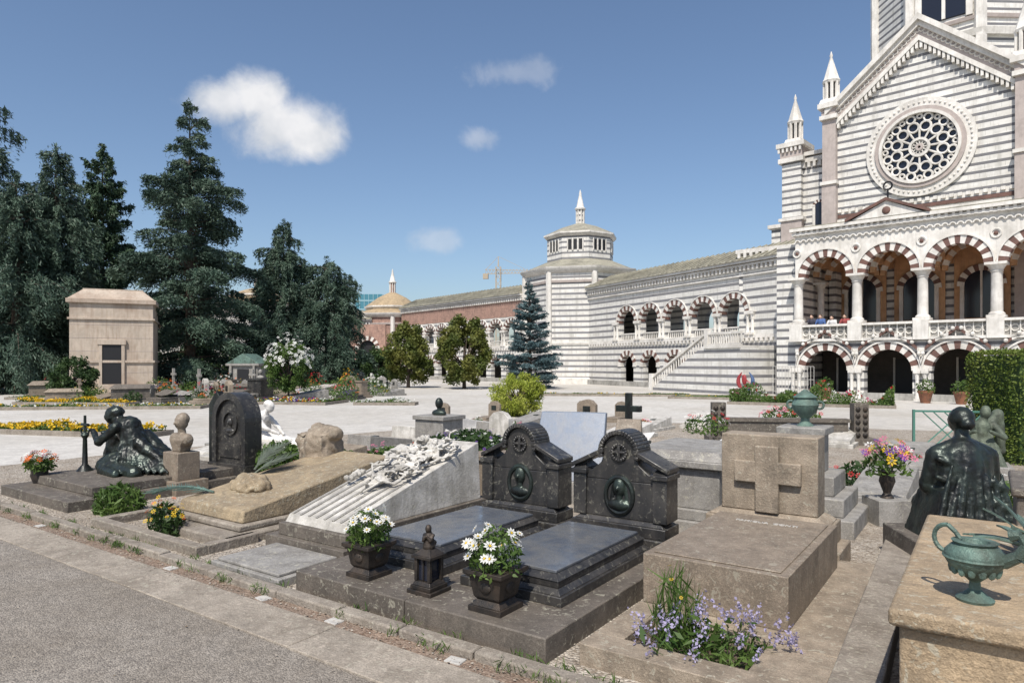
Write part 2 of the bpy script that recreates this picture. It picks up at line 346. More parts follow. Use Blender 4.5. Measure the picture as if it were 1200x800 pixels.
# ------------------------------------------------------------------ ground
def sheet(name,pts,z,mat):
    me=bpy.data.meshes.new(name); me.from_pydata([(x,y,z) for x,y in pts],[],[tuple(range(len(pts)))]); me.materials.append(M[mat]); me.update()
    o=bpy.data.objects.new(name,me); scene.collection.objects.link(o); return o
M['piazza']=gravel('piazza_gravel',(.46,.44,.41),(.57,.55,.51),25,.12,0,(.38,.35,.30),.7)
M['lot']=gravel('lot_gravel',(.22,.18,.14),(.56,.51,.44),48,.8,1.0,(.22,.165,.11),.5,.02)
M['path']=gravel('asphalt_path',(.16,.14,.12),(.38,.34,.29),95,.45,.9,(.165,.135,.10),.6,.009)
M['strip']=stone('concrete_strip',(.39,.34,.28),(.26,.225,.185),2.5,.9,.6,.6,(.16,.13,.1),.45,lichen=.5,bd=.014)
M['dirt']=gravel('reddish_dirt',(.15,.095,.065),(.33,.25,.19),60,1.5,.9)
sheet('ground',[(-900,-300),(900,-300),(900,1500),(-900,1500)],0,'piazza')
a=W(-40,0);b=W(14,0);c=W(14,-30);d=W(-40,-30)
sheet('asphalt_path',[d[:2],c[:2],W(14,-.62)[:2],W(-40,-.62)[:2]],.004,'path')
sheet('dirt_strip',[W(-40,-.2)[:2],W(14,-.2)[:2],W(14,.12)[:2],W(-40,.12)[:2]],.004,'dirt')
sheet('grave_lot_gravel',[W(-12.5,.12)[:2],W(14,.12)[:2],(20,8),(12,19),(4,22),(-1,21.5),(-6,16.5),W(-12.5,4)[:2]],.004,'lot')
mb=MB(); u=-20
while u<5:
    L=random.uniform(.8,1.7); j=random.uniform(-.012,.012); mb.box(u,u+L-.01,-.62+j,-.2+j,-.05,.010+random.uniform(0,.008),0); u+=L
mb.obj('paved_border',['strip'],W(0,0),-35,bevel=.006)
mb=MB(); u=-20
while u<5:
    L=random.uniform(.6,1.2); j=random.uniform(-.012,.012); mb.box(u,u+L-.015,-.06+j,.06+j,-.05,.06+random.uniform(0,.018),0); u+=L
mb.obj('stone_kerb',['kerb'],W(0,0),-35,bevel=.014)
for uu in (-3.75,-2.35,-1.5,-.35,-6.6):
    mb=MB(); mb.box(-.06,.06,-.045,.045,0,.014); mb.obj('number_plate_stone',['plate'],W(uu,-.13),-35+random.uniform(-8,8),bevel=.004)
M['litter']=leafmat('litter',(.12,.08,.04),(.45,.42,.36),(.3,.25,.2),.05,5)
def litter(nm,n,u0,u1,v0,v1,s):
    uv=np.stack([rng.uniform(u0,u1,n),v0+(v1-v0)*rng.uniform(0,1,n)],1)
    C=np.stack([uv[:,0]*.819+uv[:,1]*.574,4.25-uv[:,0]*.574+uv[:,1]*.819,np.full(n,.014)],1)
    C_,a_,b_=randleaf(C,s,s*.75); a_[:,2]*=.3;b_[:,2]*=.3; leafobj(nm,C,a_,b_,'litter')
litter('leaf_litter',2600,-12,3.4,-.3,3.4,.03); litter('leaf_litter',2600,-10,1.5,-.24,.14,.022); litter('leaf_litter',500,-9,1.5,-2.2,-.2,.02)
q=1500; cu=rng.uniform(-9,1.2,40); uu=cu[rng.integers(40,size=q)]+rng.normal(size=q)*.04; vv=np.where(rng.uniform(size=q)<.5,.09,-.08)+rng.normal(size=q)*.02
C=np.stack([uu*.819+vv*.574,4.25-uu*.574+vv*.819,.02+rng.uniform(0,.05,q)],1); C,a,b=randleaf(C,.07,.008,np.array([0,0,1.0])); leafobj('weeds',C,a,b,'leaf')

# ------------------------------------------------------------------ church
def pinnacle(mb,x,y,z,s,mw=1,md=3):
    mb.frus(x,y,z,z+.35*s,.62*s,.62*s,.5*s,.5*s,mw)
    mb.lathe(x,y,[(.34*s,z+.35*s),(.34*s,z+1.5*s)],8,md,sm=False)
    for k in range(8):
        a=k*math.pi/4+.39; mb.cyl((x+.42*s*math.cos(a),y+.42*s*math.sin(a),z+.35*s),(x+.42*s*math.cos(a),y+.42*s*math.sin(a),z+1.5*s),.11*s,.11*s,6,mw)
    mb.lathe(x,y,[(.52*s,z+1.45*s),(.58*s,z+1.6*s),(.5*s,z+1.72*s),(.3*s,z+2.4*s),(.07*s,z+3.2*s),(.11*s,z+3.3*s),(.02*s,z+3.6*s)],8,mw,sm=False)
def dentils(mb,x0,x1,y,z,st=.4,w=.18,d=.22,h=.25,mi=1):
    x=x0
    while x<x1-.05: mb.box(x,x+w,y-d,y+.05,z-h,z,mi); x+=st
def column(mb,x,y,z0,z1,r,mi=1,n=12):
    mb.box(x-r*1.5,x+r*1.5,y-r*1.5,y+r*1.5,z0,z0+.12,mi)
    mb.lathe(x,y,[(r*1.35,z0+.12),(r*1.35,z0+.2),(r,z0+.28),(r*.92,z1-.5),(r*.95,z1-.45),(r*1.1,z1-.42),(r*1.0,z1-.36),(r*1.6,z1-.12)],n,mi)
    mb.box(x-r*1.75,x+r*1.75,y-r*1.75,y+r*1.75,z1-.12,z1,mi)
def church():
    e=empty('striped_marble_church',(17,37,0),-42.85)
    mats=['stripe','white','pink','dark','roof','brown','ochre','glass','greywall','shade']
    B=3.04; cs=[0,B,2*B,3*B,4*B]; x0=-1.62; x1=4.5*B
    mb=MB()
    mb.archwall(x0,x1,cs,1.12,0,.6,0,1.5,3.05,0)
    for c in cs:
        mb.vouss(c,1.5,1.08,1.46,-.05,.5,15,1,5)
        mb.sector(c,1.5,1.46,1.54,0,math.pi,-.12,.1,1,20)
        for sgn in (-1,1):
            P=[(1.52,1.9),(1.36,2.6),(.9,3.02),(.35,3.3),(0,3.6)]
            for i in range(4):
                (xa,za),(xb,zb)=P[i],P[i+1]
                q=[(c+sgn*xa,-.2,za-.07),(c+sgn*xb,-.2,zb-.07),(c+sgn*xb,0,zb-.07),(c+sgn*xa,0,za-.07),(c+sgn*xa,-.2,za+.09),(c+sgn*xb,-.2,zb+.09),(c+sgn*xb,0,zb+.09),(c+sgn*xa,0,za+.09)]
                mb.hexa(q,5 if i%2 else 1)
                mb.sph((c+sgn*(xa+xb)/2,-.2,(za+zb)/2+.12),.1,nu=6,nv=4,mi=1)
    for i in range(-1,5):
        c=(i+.5)*B if i>=0 else -1.52
        column(mb,c-.17,-.12,.0,1.5,.09,1,8); column(mb,c+.17,-.12,.0,1.5,.09,1,8)
        mb.box(c-.33,c+.33,-.22,.08,1.5,1.62,1)
    mb.box(x0,x1,-.06,.0,0,.35,8)
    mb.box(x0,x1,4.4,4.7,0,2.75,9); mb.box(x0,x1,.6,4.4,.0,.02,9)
    mb.box(x0,x1,.6,6.6,2.75,2.95,6)
    for c in cs:
        mb.box(c-.7,c+.7,4.34,4.42,0,2.1,3); mb.box(c-.8,c-.7,4.3,4.42,0,2.2,1); mb.box(c+.7,c+.8,4.3,4.42,0,2.2,1)
    mb.obj('ground_arcade',mats,parent=e)
    mb=MB(); mb.box(x0-.1,x1,-.2,.25,3.06,3.2,1); mb.box(x0-.1,x1,-.2,.25,3.86,3.98,1); mb.box(x0,x1,.02,.14,3.2,3.86,8)
    x=x0+.1
    while x<x1-.1:
        mb.torus((x+.12,-.0,3.53),.16,.035,'y',10,4,1); mb.box(x-.06,x-.01,-.08,.1,3.2,3.86,1); x+=.36
    for i in range(-1,5):
        c=(i+.5)*B if i>=0 else -1.52
        mb.box(c-.34,c+.34,-.26,.36,3.06,4.02,1)
    mb.obj('balcony_parapet',mats,parent=e)
    mb=MB(); mb.archwall(x0,x1,cs,1.08,0,.5,0,6.6,9.0,1,20,False)
    for c in cs:
        mb.vouss(c,6.6,1.04,1.44,-.06,.45,17,5,1)
        mb.sector(c,6.6,1.44,1.5,0,math.pi,-.12,.1,1,20)
    for i in range(-1,5):
        c=(i+.5)*B if i>=0 else -1.52
        column(mb,c,.22,4.02,6.6,.25,1,16)
        mb.torus((c,-.02,7.95),.2,.05,'y',16,5,1); mb.sph((c,-.02,7.95),.1,.05,.1,mi=5)
    mb.box(x0-.12,x1,-.22,.4,8.92,9.05,1); mb.box(x0-.2,x1,-.34,.5,9.14,9.3,1); mb.box(x0,x1,-.1,.45,9.0,9.15,1)
    dentils(mb,x0,x1,-.02,9.14,.3,.13,.22,.2,1)
    x=x0+.15
    while x<x1: mb.sector(x,8.55,.1,.16,0,math.pi,-.1,.02,1,8); x+=.32
    c=B; mb.poly([(c-1.75,9.3),(c+1.75,9.3),(c,10.15)],-.3,.4,1)
    for sgn in (-1,1):
        mb.hexa([(c+sgn*1.95,-.42,9.3),(c+sgn*1.95,.5,9.3),(c+sgn*1.95,.5,9.44),(c+sgn*1.95,-.42,9.44),(c,-.42,10.15),(c,.5,10.15),(c,.5,10.3),(c,-.42,10.3)],5)
    mb.sph((c,-.3,9.65),.2,.08,.2,mi=5)
    mb.cyl((c,0,10.3),(c,0,10.8),.05,.05,6,3); mb.torus((c,0,10.95),.2,.05,'y',12,5,3)
    mb.box(x0+.02,x0+.4,5.5,6.8,3,9.0,0)
    for yy in (3.2,): column(mb,x0+.3,yy,3.0,6.6,.2,1,12)
    mb.box(x0,x0+.45,.5,6.8,7.6,9.0,1)
    mb.hexa([(x0-.2,-.3,9.3),(x1,-.3,9.3),(x1,6.8,9.4),(x0-.2,6.8,9.4),(x0-.2,-.3,9.36),(x1,-.3,9.36),(x1,6.8,10.6),(x0-.2,6.8,10.6)],4)
    mb.box(x0+.1,x1,.5,6.6,8.4,8.6,6)
    for i in range(-1,5):
        c=(i+.5)*B if i>=0 else -1.35
        mb.box(c-.2,c+.2,.5,6.6,7.5,8.42,6)
    for c in cs:
        for yy in (2.4,4.4): mb.vouss(c,6.9,1.25,1.5,yy,yy+.35,15,6,1)
        mb.box(c-1.3,c+1.3,6.6,6.7,3.0,8.4,6); mb.sector(c,6.2,0,.8,0,math.pi,6.52,6.6,7,14); mb.box(c-.8,c+.8,6.52,6.6,4.4,6.2,7)
        mb.vouss(c,6.2,.8,1.15,6.45,6.6,13,1,5); mb.box(c-1.0,c-.8,6.42,6.6,3.0,6.2,1); mb.box(c+.8,c+1.0,6.42,6.6,3.0,6.2,1); mb.box(c-.05,c+.05,6.45,6.55,4.4,7,1)
    mb.obj('upper_loggia',mats,parent=e)
    mb=MB(); C=B; hw=4.8; D=-.55
    mb.poly([(C-hw,0),(C+hw,0),(C+hw,17.2+D),(C,21.3+D),(C-hw,17.2+D)],6.8,7.6,0)
    mb.box(C-hw,C-hw+.6,7.6,26,0,17.0+D,0); mb.box(C+hw-.6,C+hw,7.6,26,0,17.0+D,0)
    for sgn in (-1,1):
        for (za,zb,ya,yb,mi) in ((17.1,17.4,6.45,7.7,1),(17.4,17.95,6.62,7.7,2),(17.95,18.25,6.4,7.7,1),(18.25,18.6,6.2,7.8,1)):
            xo=C+sgn*(hw+.35); za+=D; zb+=D
            mb.hexa([(xo,ya,za-.25),(xo,yb,za-.25),(xo,yb,zb-.25),(xo,ya,zb-.25),(C,ya,za+4.1),(C,yb,za+4.1),(C,yb,zb+4.1),(C,ya,zb+4.1)],mi)
        for k in range(22):
            f=(k+.5)/22; xx=C+sgn*(hw+.2)*(1-f); zz=17.0+4.2*f+D
            mb.box(xx-.07,xx+.07,6.5,6.8,zz-.35,zz+.1,1)
            mb.torus((xx,6.6,zz+.75),.14,.04,'y',8,4,1)
        mb.hexa([(C+sgn*(hw+.3),7.7,18.2+D),(C+sgn*(hw+.3),26,18.2+D),(C+sgn*(hw+.3),26,18.35+D),(C+sgn*(hw+.3),7.7,18.35+D),(C,7.7,22.3+D),(C,26,22.3+D),(C,26,22.5+D),(C,7.7,22.5+D)],4)
        xp=C+sgn*(hw+.15)
        mb.box(xp-.42,xp+.42,6.35,7.3,0,13.2,2); mb.box(xp-.4,xp+.4,6.4,7.3,13.2,17.2,2)
        mb.box(xp-.52,xp+.52,6.2,7.4,17.2,17.45,1); mb.box(xp-.6,xp+.6,6.1,7.5,17.9,18.2,1); mb.box(xp-.42,xp+.42,6.3,7.4,17.45,17.9,2); mb.box(xp-.5,xp+.5,6.25,7.4,13.1,13.3,1)
        pinnacle(mb,xp,6.85,18.2,.95)
    mb.box(C-hw,C+hw,6.66,6.8,10.6,10.85,1); mb.box(C-hw,C+hw,6.7,6.8,10.95,11.15,5); dentils(mb,C-hw+.3,C+hw-.3,6.75,11.5,.4,.2,.1,.2,1)
    mb.obj('gabled_front_wall',mats,parent=e)
    mb=MB(); z=14.47; y=6.8
    def ring(r0,r1,ya,yb,mi,n=48):
        for k in range(n): mb.sector(C,z,r0,r1,2*math.pi*k/n,2*math.pi*(k+1)/n,ya,yb,mi,1)
    ring(0.01,2.0,y-.03,y+.0,7); ring(2.35,2.85,y-.16,y,1); ring(2.12,2.35,y-.26,y,2); ring(1.96,2.12,y-.34,y,1); 
    for k in range(60):
        a=2*math.pi*k/60; mb.sph((C+2.6*math.cos(a),y-.17,z+2.6*math.sin(a)),.07,nu=6,nv=4,mi=1)
    ring(.42,.56,y-.2,y-.03,1); ring(.08,.2,y-.2,y-.03,2)
    for k in range(12):
        a=2*math.pi*k/12; ca,sa=math.cos(a),math.sin(a)
        mb.cyl((C+.5*ca,y-.12,z+.5*sa),(C+1.3*ca,y-.12,z+1.3*sa),.055,.07,6,1)
        b=a+math.pi/12; mb.torus((C+1.72*math.cos(b),y-.12,z+1.72*math.sin(b)),.22,.065,'y',14,5,1)
        mb.torus((C+1.22*math.cos(b),y-.12,z+1.22*math.sin(b)),.28,.065,'y',14,5,1)
        mb.torus((C+1.8*ca,y-.12,z+1.8*sa),.13,.06,'y',10,4,1)
        mb.torus((C+.3*math.cos(b),y-.12,z+.3*math.sin(b)),.1,.03,'y',8,4,1)
    mb.obj('rose_window',mats,parent=e)
    mb=MB(); mb.box(-5.1,C-hw,8.0,24,0,15.2,0); mb.box(-5.3,C-hw,7.8,24.2,15.2,15.5,1); mb.box(-5.4,C-hw,7.7,24.2,15.6,15.85,1); dentils(mb,-5.1,-1.8,7.95,15.2,.35,.16,.2,.35,1)
    mb.box(-5.35,-4.0,7.5,9,0,11.5,2); mb.box(-5.3,-4.05,7.55,9,11.5,15.3,0); mb.box(-5.5,-3.85,7.35,9.1,15.3,15.6,1); mb.box(-5.6,-3.75,7.25,9.2,16.3,16.6,1); mb.box(-5.4,-3.95,7.45,9,15.6,16.3,2); mb.box(-5.5,-3.85,7.4,9.1,11.4,11.6,1)
    dentils(mb,-5.5,-3.8,7.4,16.3,.28,.13,.1,.3,1)
    pinnacle(mb,-4.65,8.2,16.6,.95)
    mb.box(-3.25,-2.75,7.9,8.02,9.8,12.2,7); mb.sector(-3.0,12.2,0,.25,0,math.pi,7.9,8.02,7,8); mb.vouss(-3.0,12.2,.25,.42,7.86,8.0,9,1,5); mb.box(-3.42,-3.25,7.88,8.0,9.8,12.2,1); mb.box(-2.75,-2.58,7.88,8.0,9.8,12.2,1)
    mb.box(-6.6,-5.1,9,20,0,11.3,0); mb.box(-6.8,-5.1,8.8,20,11.3,11.55,1); mb.box(-6.8,-1.7,4.2,8.0,0,9.0,0); mb.box(-6.95,-1.7,4.0,8.0,9.0,9.25,1); dentils(mb,-6.8,-1.8,4.15,9.0,.4,.18,.2,.3,1)
    mb.box(-2.9,-1.7,.6,4.2,0,8.6,0)
    mb.obj('side_aisle',mats,parent=e)
    mb=MB(); c=(B+.35,16); RD=5.0
    mb.lathe(*c,[(RD,17),(RD,34)],8,0,rot=math.pi/8,sm=False); mb.lathe(*c,[(RD+.3,21.9),(RD+.4,22.3),(RD+.05,22.4)],8,1,rot=math.pi/8,sm=False)
    mb.lathe(*c,[(RD+.15,23.0),(RD+.2,23.2),(RD+.02,23.3)],8,2,rot=math.pi/8,sm=False)
    for k in range(8):
        a=math.pi/8+k*math.pi/4; mb.lathe(c[0]+RD*math.cos(a),c[1]+RD*math.sin(a),[(.35,17),(.35,33)],6,1,sm=False)
    ap=RD*math.cos(math.pi/8); X=c[0]
    mb.box(X-1.2,X+1.2,16-ap-.1,16-ap+.05,23.5,28,7); mb.sector(X,28,0,1.2,0,math.pi,16-ap-.1,16-ap+.05,7,14); mb.vouss(X,28,1.2,1.7,16-ap-.15,16-ap+.1,15,1,5)
    mb.box(X-1.55,X-1.2,16-ap-.2,16-ap+.1,23.3,28,1); mb.box(X+1.2,X+1.55,16-ap-.2,16-ap+.1,23.3,28,1); mb.box(X-.1,X+.1,16-ap-.15,16-ap,23.5,29,1)
    mb.lathe(*c,[(RD+.5,34),(RD+.6,34.6),(3.4,38),(.5,43)],8,4,rot=math.pi/8,sm=False)
    mb.obj('octagonal_drum',mats,parent=e)
    return e
ch=church()
def person(u,t,z,shirt,h=1.58,lean=.12,rot=-42.85):
    d=(math.cos(R(-42.85)),math.sin(R(-42.85))); n=(.68,.733)
    loc=(17+u*d[0]+t*n[0],37+u*d[1]+t*n[1],z); e=empty('visitor',loc,rot); s=h/1.7
    mb=MB(); mb.cap((-.16,0,1.38*s),(.16,0,1.38*s),.09,.09); mb.cap((0,-lean*.6,1.32*s),(0,0,.95*s),.15,.15); mb.cap((0,-lean,1.42*s),(0,-lean*.5,1.3*s),.06,.1)
    for g in (-1,1): mb.cap((g*.2,-lean*.5,1.36*s),(g*.26,-.12,1.1*s),.055,.045)
    sculpt('shirt_torso',mb,shirt,(0,0,0),0,.025,e,0)
    mb=MB(); 
    for g in (-1,1):
        mb.cap((g*.1,0,.95*s),(g*.11,-.02,.5*s),.1,.065); mb.cap((g*.11,-.02,.5*s),(g*.11,0,.08),.06,.045); mb.cap((g*.11,.02,.04),(g*.11,-.16,.03),.045,.035)
    sculpt('trousers',mb,'cl_dark',(0,0,0),0,.025,e,0)
    mb=MB(); mb.sph((0,-lean,1.57*s),.085,.1,.12); mb.cap((0,-lean,1.5*s),(0,-lean*.8,1.4*s),.05,.055); mb.sph((0,-lean-.1,1.56*s),.015,.025,.03)
    for g in (-1,1):
        mb.cap((g*.26,-.12,1.1*s),(g*.16,-.34,1.06*s),.042,.03); mb.sph((g*.15,-.4,1.05*s),.035,.05,.02); mb.sph((g*.088,-lean,1.56*s),.015,.02,.03)
        for k in range(4): mb.cap((g*.15+(k-1.5)*.017,-.43,1.05*s),(g*.15+(k-1.5)*.02,-.49,1.03*s),.009,.008,n=6)
    sculpt('head_and_hands',mb,'skin',(0,0,0),0,.014,e,0,sm=1)
    mb=MB(); mb.sph((0,-lean+.025,1.6*s),.095,.105,.11); mb.obj('hair',['hair'],parent=e)
person(-.45,.62,2.95,'cl_blue',1.6); person(.15,.6,2.95,'cl_white',1.5); person(.8,.65,2.95,'cl_red',1.55); person(-.95,.7,2.95,'cl_dark',1.62)

# ------------------------------------------------------------------ wings
def wing(name,loc,rot,L,ucs,Rr,lcs,H,zfloor,zs,lzs,terra=False,wallb='stripe2',lR=.85,depth=4.2):
    e=empty(name,loc,rot); mats=[wallb,'white','pink','dark','roof','brown','terra','greywall','shade']
    mb=MB()
    mb.archwall(0,L,lcs,lR,0,.5,0,lzs,zfloor-.1,0)
    for c in lcs: mb.vouss(c,lzs,lR-.03,lR+.36,-.05,.4,13,1,5); mb.box(c-lR-.38,c-lR+.03,-.08,.3,lzs-.12,lzs,1); mb.box(c+lR-.03,c+lR+.38,-.08,.3,lzs-.12,lzs,1)
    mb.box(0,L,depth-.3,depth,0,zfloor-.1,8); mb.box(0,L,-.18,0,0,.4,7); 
    mb.box(0,L,-.12,depth,zfloor-.1,zfloor+.12,1); dentils(mb,.2,L,-.02,zfloor-.1,.4,.18,.14,.2,1)
    mb.archwall(0,L,ucs,Rr,0,.45,zfloor+.12,zs,H-.3,0)
    mb.archwall(0,L,ucs,Rr*.8,depth-.5,depth-.1,zfloor+.12,zs,H-.3,0)
    mb.box(0,L,.45,depth-.5,H-1.0,H-.8,7)
    for c in ucs:
        mb.vouss(c,zs,Rr-.03,Rr+.36,-.06,.4,15,5,1); mb.sector(c,zs,Rr+.36,Rr+.42,0,math.pi,-.1,.05,1,16)
        mb.box(c-Rr,c+Rr,.1,.25,zfloor+.12,zfloor+.2,1); mb.box(c-Rr,c+Rr,.1,.25,zfloor+.6,zfloor+.7,1)
        k=c-Rr+.12
        while k<c+Rr: mb.cyl((k,.17,zfloor+.2),(k,.17,zfloor+.6),.05,.05,5,1); k+=.22
    for i in range(len(ucs)+1):
        xc=(ucs[0]-(ucs[1]-ucs[0])/2)+(ucs[1]-ucs[0])*i
        column(mb,xc-.2,-.06,zfloor+.12,zs,.1,1,8); column(mb,xc+.2,-.06,zfloor+.12,zs,.1,1,8); mb.box(xc-.42,xc+.42,-.2,.2,zs,zs+.1,1)
    if terra: mb.box(0,L,-.03,.0,zs+Rr+.45,H-.45,6)
    mb.box(0,L,-.15,.0,H-.95 if not terra else H-.5,H-.85 if not terra else H-.4,1)
    mb.box(0,L,-.25,depth,H-.3,H-.18,1); mb.box(0,L,-.4,depth+.2,H-.12,H+.06,1); mb.box(0,L,-.1,depth,H-.19,H-.11,2); dentils(mb,.1,L,-.02,H-.3,.36,.16,.2,.28,1)
    mb.obj('walls',mats,parent=e)
    mb=MB(); mb.hexa([(0,-.5,H+.06),(L,-.5,H+.06),(L,depth+.4,H+.06),(0,depth+.4,H+.06),(0,depth*.5-.05,H+1.25),(L,depth*.5-.05,H+1.25),(L,depth*.5+.05,H+1.25),(0,depth*.5+.05,H+1.25)],4)
    x=.1
    while x<L:
        mb.hexa([(x,-.5,H+.1),(x+.07,-.5,H+.1),(x+.07,depth*.5,H+1.27),(x,depth*.5,H+1.27),(x,-.5,H+.16),(x+.07,-.5,H+.16),(x+.07,depth*.5,H+1.33),(x,depth*.5,H+1.33)],4); x+=.55
    mb.obj('roof',mats,parent=e); return e
ucs=[5.68+2.94*k for k in range(5)]
w1=wing('arcaded_striped_wing',(6.84,60.8,0),-63.2,21.4,ucs,1.05,ucs,8.46,3.6,5.15,1.7)
mb=MB(); 
for k in range(17): mb.box(13.2+k*.3,18.3,-3.0,-1.0,k*.165,(k+1)*.165,1)
mb.box(18.3,21.2,-3.2,-.2,0,2.8,0); mb.box(18.2,21.2,-3.3,-.2,2.8,2.95,1)
for yy in (-3.2,-1.0):
    mb.hexa([(13.0,yy,0),(18.3,yy,0),(18.3,yy+.2,0),(13.0,yy+.2,0),(13.0,yy,.2),(18.3,yy,3.1),(18.3,yy+.2,3.1),(13.0,yy+.2,.2)],0)
    mb.hexa([(13.0,yy-.03,.85),(18.3,yy-.03,3.7),(18.3,yy+.23,3.7),(13.0,yy+.23,.85),(13.0,yy-.03,1.0),(18.3,yy-.03,3.85),(18.3,yy+.23,3.85),(13.0,yy+.23,1.0)],1)
    x=13.2
    while x<18.2:
        zz=.2+(x-13)*2.9/5.3; mb.cyl((x,yy+.1,zz),(x,yy+.1,zz+.66),.05,.05,6,1); x+=.24
    mb.box(12.65,13.0,yy-.08,yy+.28,0,1.15,1); mb.box(18.2,18.5,yy-.08,yy+.28,2.95,4.0,1)
mb.box(18.3,21.2,-3.25,-3.05,2.95,3.1,1);mb.box(18.3,21.2,-3.25,-3.05,3.65,3.78,1)
k=18.4
while k<21.2: mb.cyl((k,-3.15,3.1),(k,-3.15,3.65),.05,.05,6,1); k+=.2
mb.obj('stone_staircase',['stripe2','white','dark'],(6.84,60.8,0),-63.2)
mb=MB()
for k in range(14): mb.cyl((k*.18,0,0),(k*.18,0,1.7),.015,.015,5)
for zz in (.3,1.0,1.7): mb.cyl((0,0,zz),(2.34,0,zz),.015,.015,5)
mb.obj('metal_fence_panel',['plate'],(14.6,38.2,0),-50)
def pavilion(name,loc,Rb,Hb,Rd,Hd,Hr,Hs,rot=22.5,roof='roof',mat='stripe2'):
    e=empty(name,loc); mats=[mat,'white','pink','dark',roof,'brown','terra']; r=R(rot)
    mb=MB(); mb.lathe(0,0,[(Rb,0),(Rb,Hb)],8,0,r,False); mb.lathe(0,0,[(Rb+.12,Hb-1.3),(Rb+.15,Hb-1.1),(Rb+.02,Hb-1.05)],8,2,r,False)
    mb.lathe(0,0,[(Rb+.1,Hb-.4),(Rb+.45,Hb-.1),(Rb+.5,Hb+.12),(Rb+.1,Hb+.16)],8,1,r,False); mb.lathe(0,0,[(Rb+.15,0),(Rb+.15,.5),(Rb,.6)],8,1,r,False)
    mb.lathe(0,0,[(Rb+.1,3.5),(Rb+.15,3.7),(Rb,3.75)],8,1,r,False)
    mb.lathe(0,0,[(Rb+.2,Hb+.12),(Rd+.1,Hb+.12+(Rb-Rd)*.45)],8,4,r,False)
    for k in range(8):
        a=r+k*math.pi/4; mb.lathe(Rb*math.cos(a),Rb*math.sin(a),[(.28,0),(.28,Hb-.3)],6,1,sm=False)
    zb=Hb+.12+(Rb-Rd)*.45-.3
    mb.lathe(0,0,[(Rd,zb),(Rd,Hd)],8,0,r,False); mb.lathe(0,0,[(Rd+.1,Hd-.25),(Rd+.35,Hd),(Rd+.35,Hd+.15),(Rd,Hd+.2)],8,1,r,False)
    apd=Rd*math.cos(math.pi/8); wdt=Rd*math.sin(math.pi/8)*2
    for k in range(8):
        a=r+math.pi/8+k*math.pi/4; nx,ny=math.cos(a),math.sin(a)
        for j in (-1,0,1):
            tx,ty=-ny*j*wdt*.2,nx*j*wdt*.2; hw=wdt*.06
            h0=zb+(Hd-zb)*.45;h1=zb+(Hd-zb)*.8
            def Pp(off,out,z): return (nx*(apd+out)+tx-ny*off,ny*(apd+out)+ty+nx*off,z)
            mb.hexa([Pp(-hw,-.05,h0),Pp(hw,-.05,h0),Pp(hw,.04,h0),Pp(-hw,.04,h0),Pp(-hw,-.05,h1),Pp(hw,-.05,h1),Pp(hw,.04,h1),Pp(-hw,.04,h1)],3)
            mb.cyl(Pp(-hw*1.5,.05,h0-.1),Pp(-hw*1.5,.05,h1+.1),.06,.06,6,1)
            mb.cyl(Pp(hw*1.5,.05,h0-.1),Pp(hw*1.5,.05,h1+.1),.06,.06,6,1)
    mb.lathe(0,0,[(Rd+.3,Hd+.15),(Rd*.55,Hd+(Hr-Hd)*.7),(.5,Hr)],8,4,r,False)
    s=(Hs-Hr)/3.6
    mb.lathe(0,0,[(.38*s,Hr-.3),(.38*s,Hr+1.5*s)],8,0,r,False); 
    for k in range(8):
        a=r+k*math.pi/4; mb.cyl((.42*s*math.cos(a),.42*s*math.sin(a),Hr-.2),(.42*s*math.cos(a),.42*s*math.sin(a),Hr+1.5*s),.07*s,.07*s,5,1)
    mb.lathe(0,0,[(.55*s,Hr+1.45*s),(.6*s,Hr+1.6*s),(.42*s,Hr+1.75*s),(.12*s,Hr+3.1*s),(.14*s,Hr+3.2*s),(.02*s,Hr+3.6*s)],8,1,r,False)
    mb.obj('octagonal_tower',mats,parent=e); return e
pavilion('octagonal_corner_pavilion',(6.6,66,0),5.4,10.4,3.25,13.9,15.3,18.6,8)
w2=wing('terracotta_arcade_wing',(-13.5,83.6,0),-51.5,23.4,[1.6+2.5*k for k in range(9)],.95,[1.6+2.5*k for k in range(9)],8.46,3.4,5.0,1.6,True)
pavilion('domed_arcade_pavilion',(-15.4,88,0),4.6,7.9,3.2,8.9,10.9,14.0,10,'tan_roof','terra')
mb=MB(); mb.archwall(-2.2,2.2,[0],1.0,-.2,.2,0,3.6,6.5,0); mb.vouss(0,3.6,1,1.5,-.3,.1,13,1,2); mb.box(-1,1,.1,.2,0,4.7,3)
mb.obj('arched_portal',['terra','white','brown','dark'],(-17.3,82,0),-5)
pavilion('domed_arcade_pavilion',(-30,80,0),4.4,8.6,2.8,9.6,10.6,12.2,10,'tan_roof','stripe2')
w3=wing('terracotta_arcade_wing',(-47,80,0),8,30,[1.6+2.5*k for k in range(11)],.95,[1.6+2.5*k for k in range(11)],7.2,3.0,4.6,1.5,True)
mb=MB(); mb.box(0,10,0,12,0,27,0)
for k in range(8): mb.box(-.1,10.1,-.1,.0,2+k*3.2,2.5+k*3.2,1)
for k in range(7): mb.box(k*1.65,k*1.65+.2,-.15,0,0,27,1)
M['tealglass']=plain('teal_glass',(.06,.2,.26),.15); M['teal2']=plain('teal_frame',(.25,.4,.45),.5)
mb.obj('glass_office_building',['tealglass','teal2'],(-57.5,250,0),0)
mb=MB()
for sx in (-.7,.7):
    for sy in (-.7,.7): mb.cyl((sx,sy,0),(sx,sy,30),.12,.12,4)
for k in range(15):
    z=2*k; mb.cyl((-.7,-.7,z),(.7,-.7,z+2),.08,.08,4); mb.cyl((.7,-.7,z),(-.7,-.7,z+2),.08,.08,4)
mb.cyl((-4,0,28),(11,0,28),.15,.12,4); mb.cyl((-4,0,29.3),(11,0,28.6),.1,.1,4)
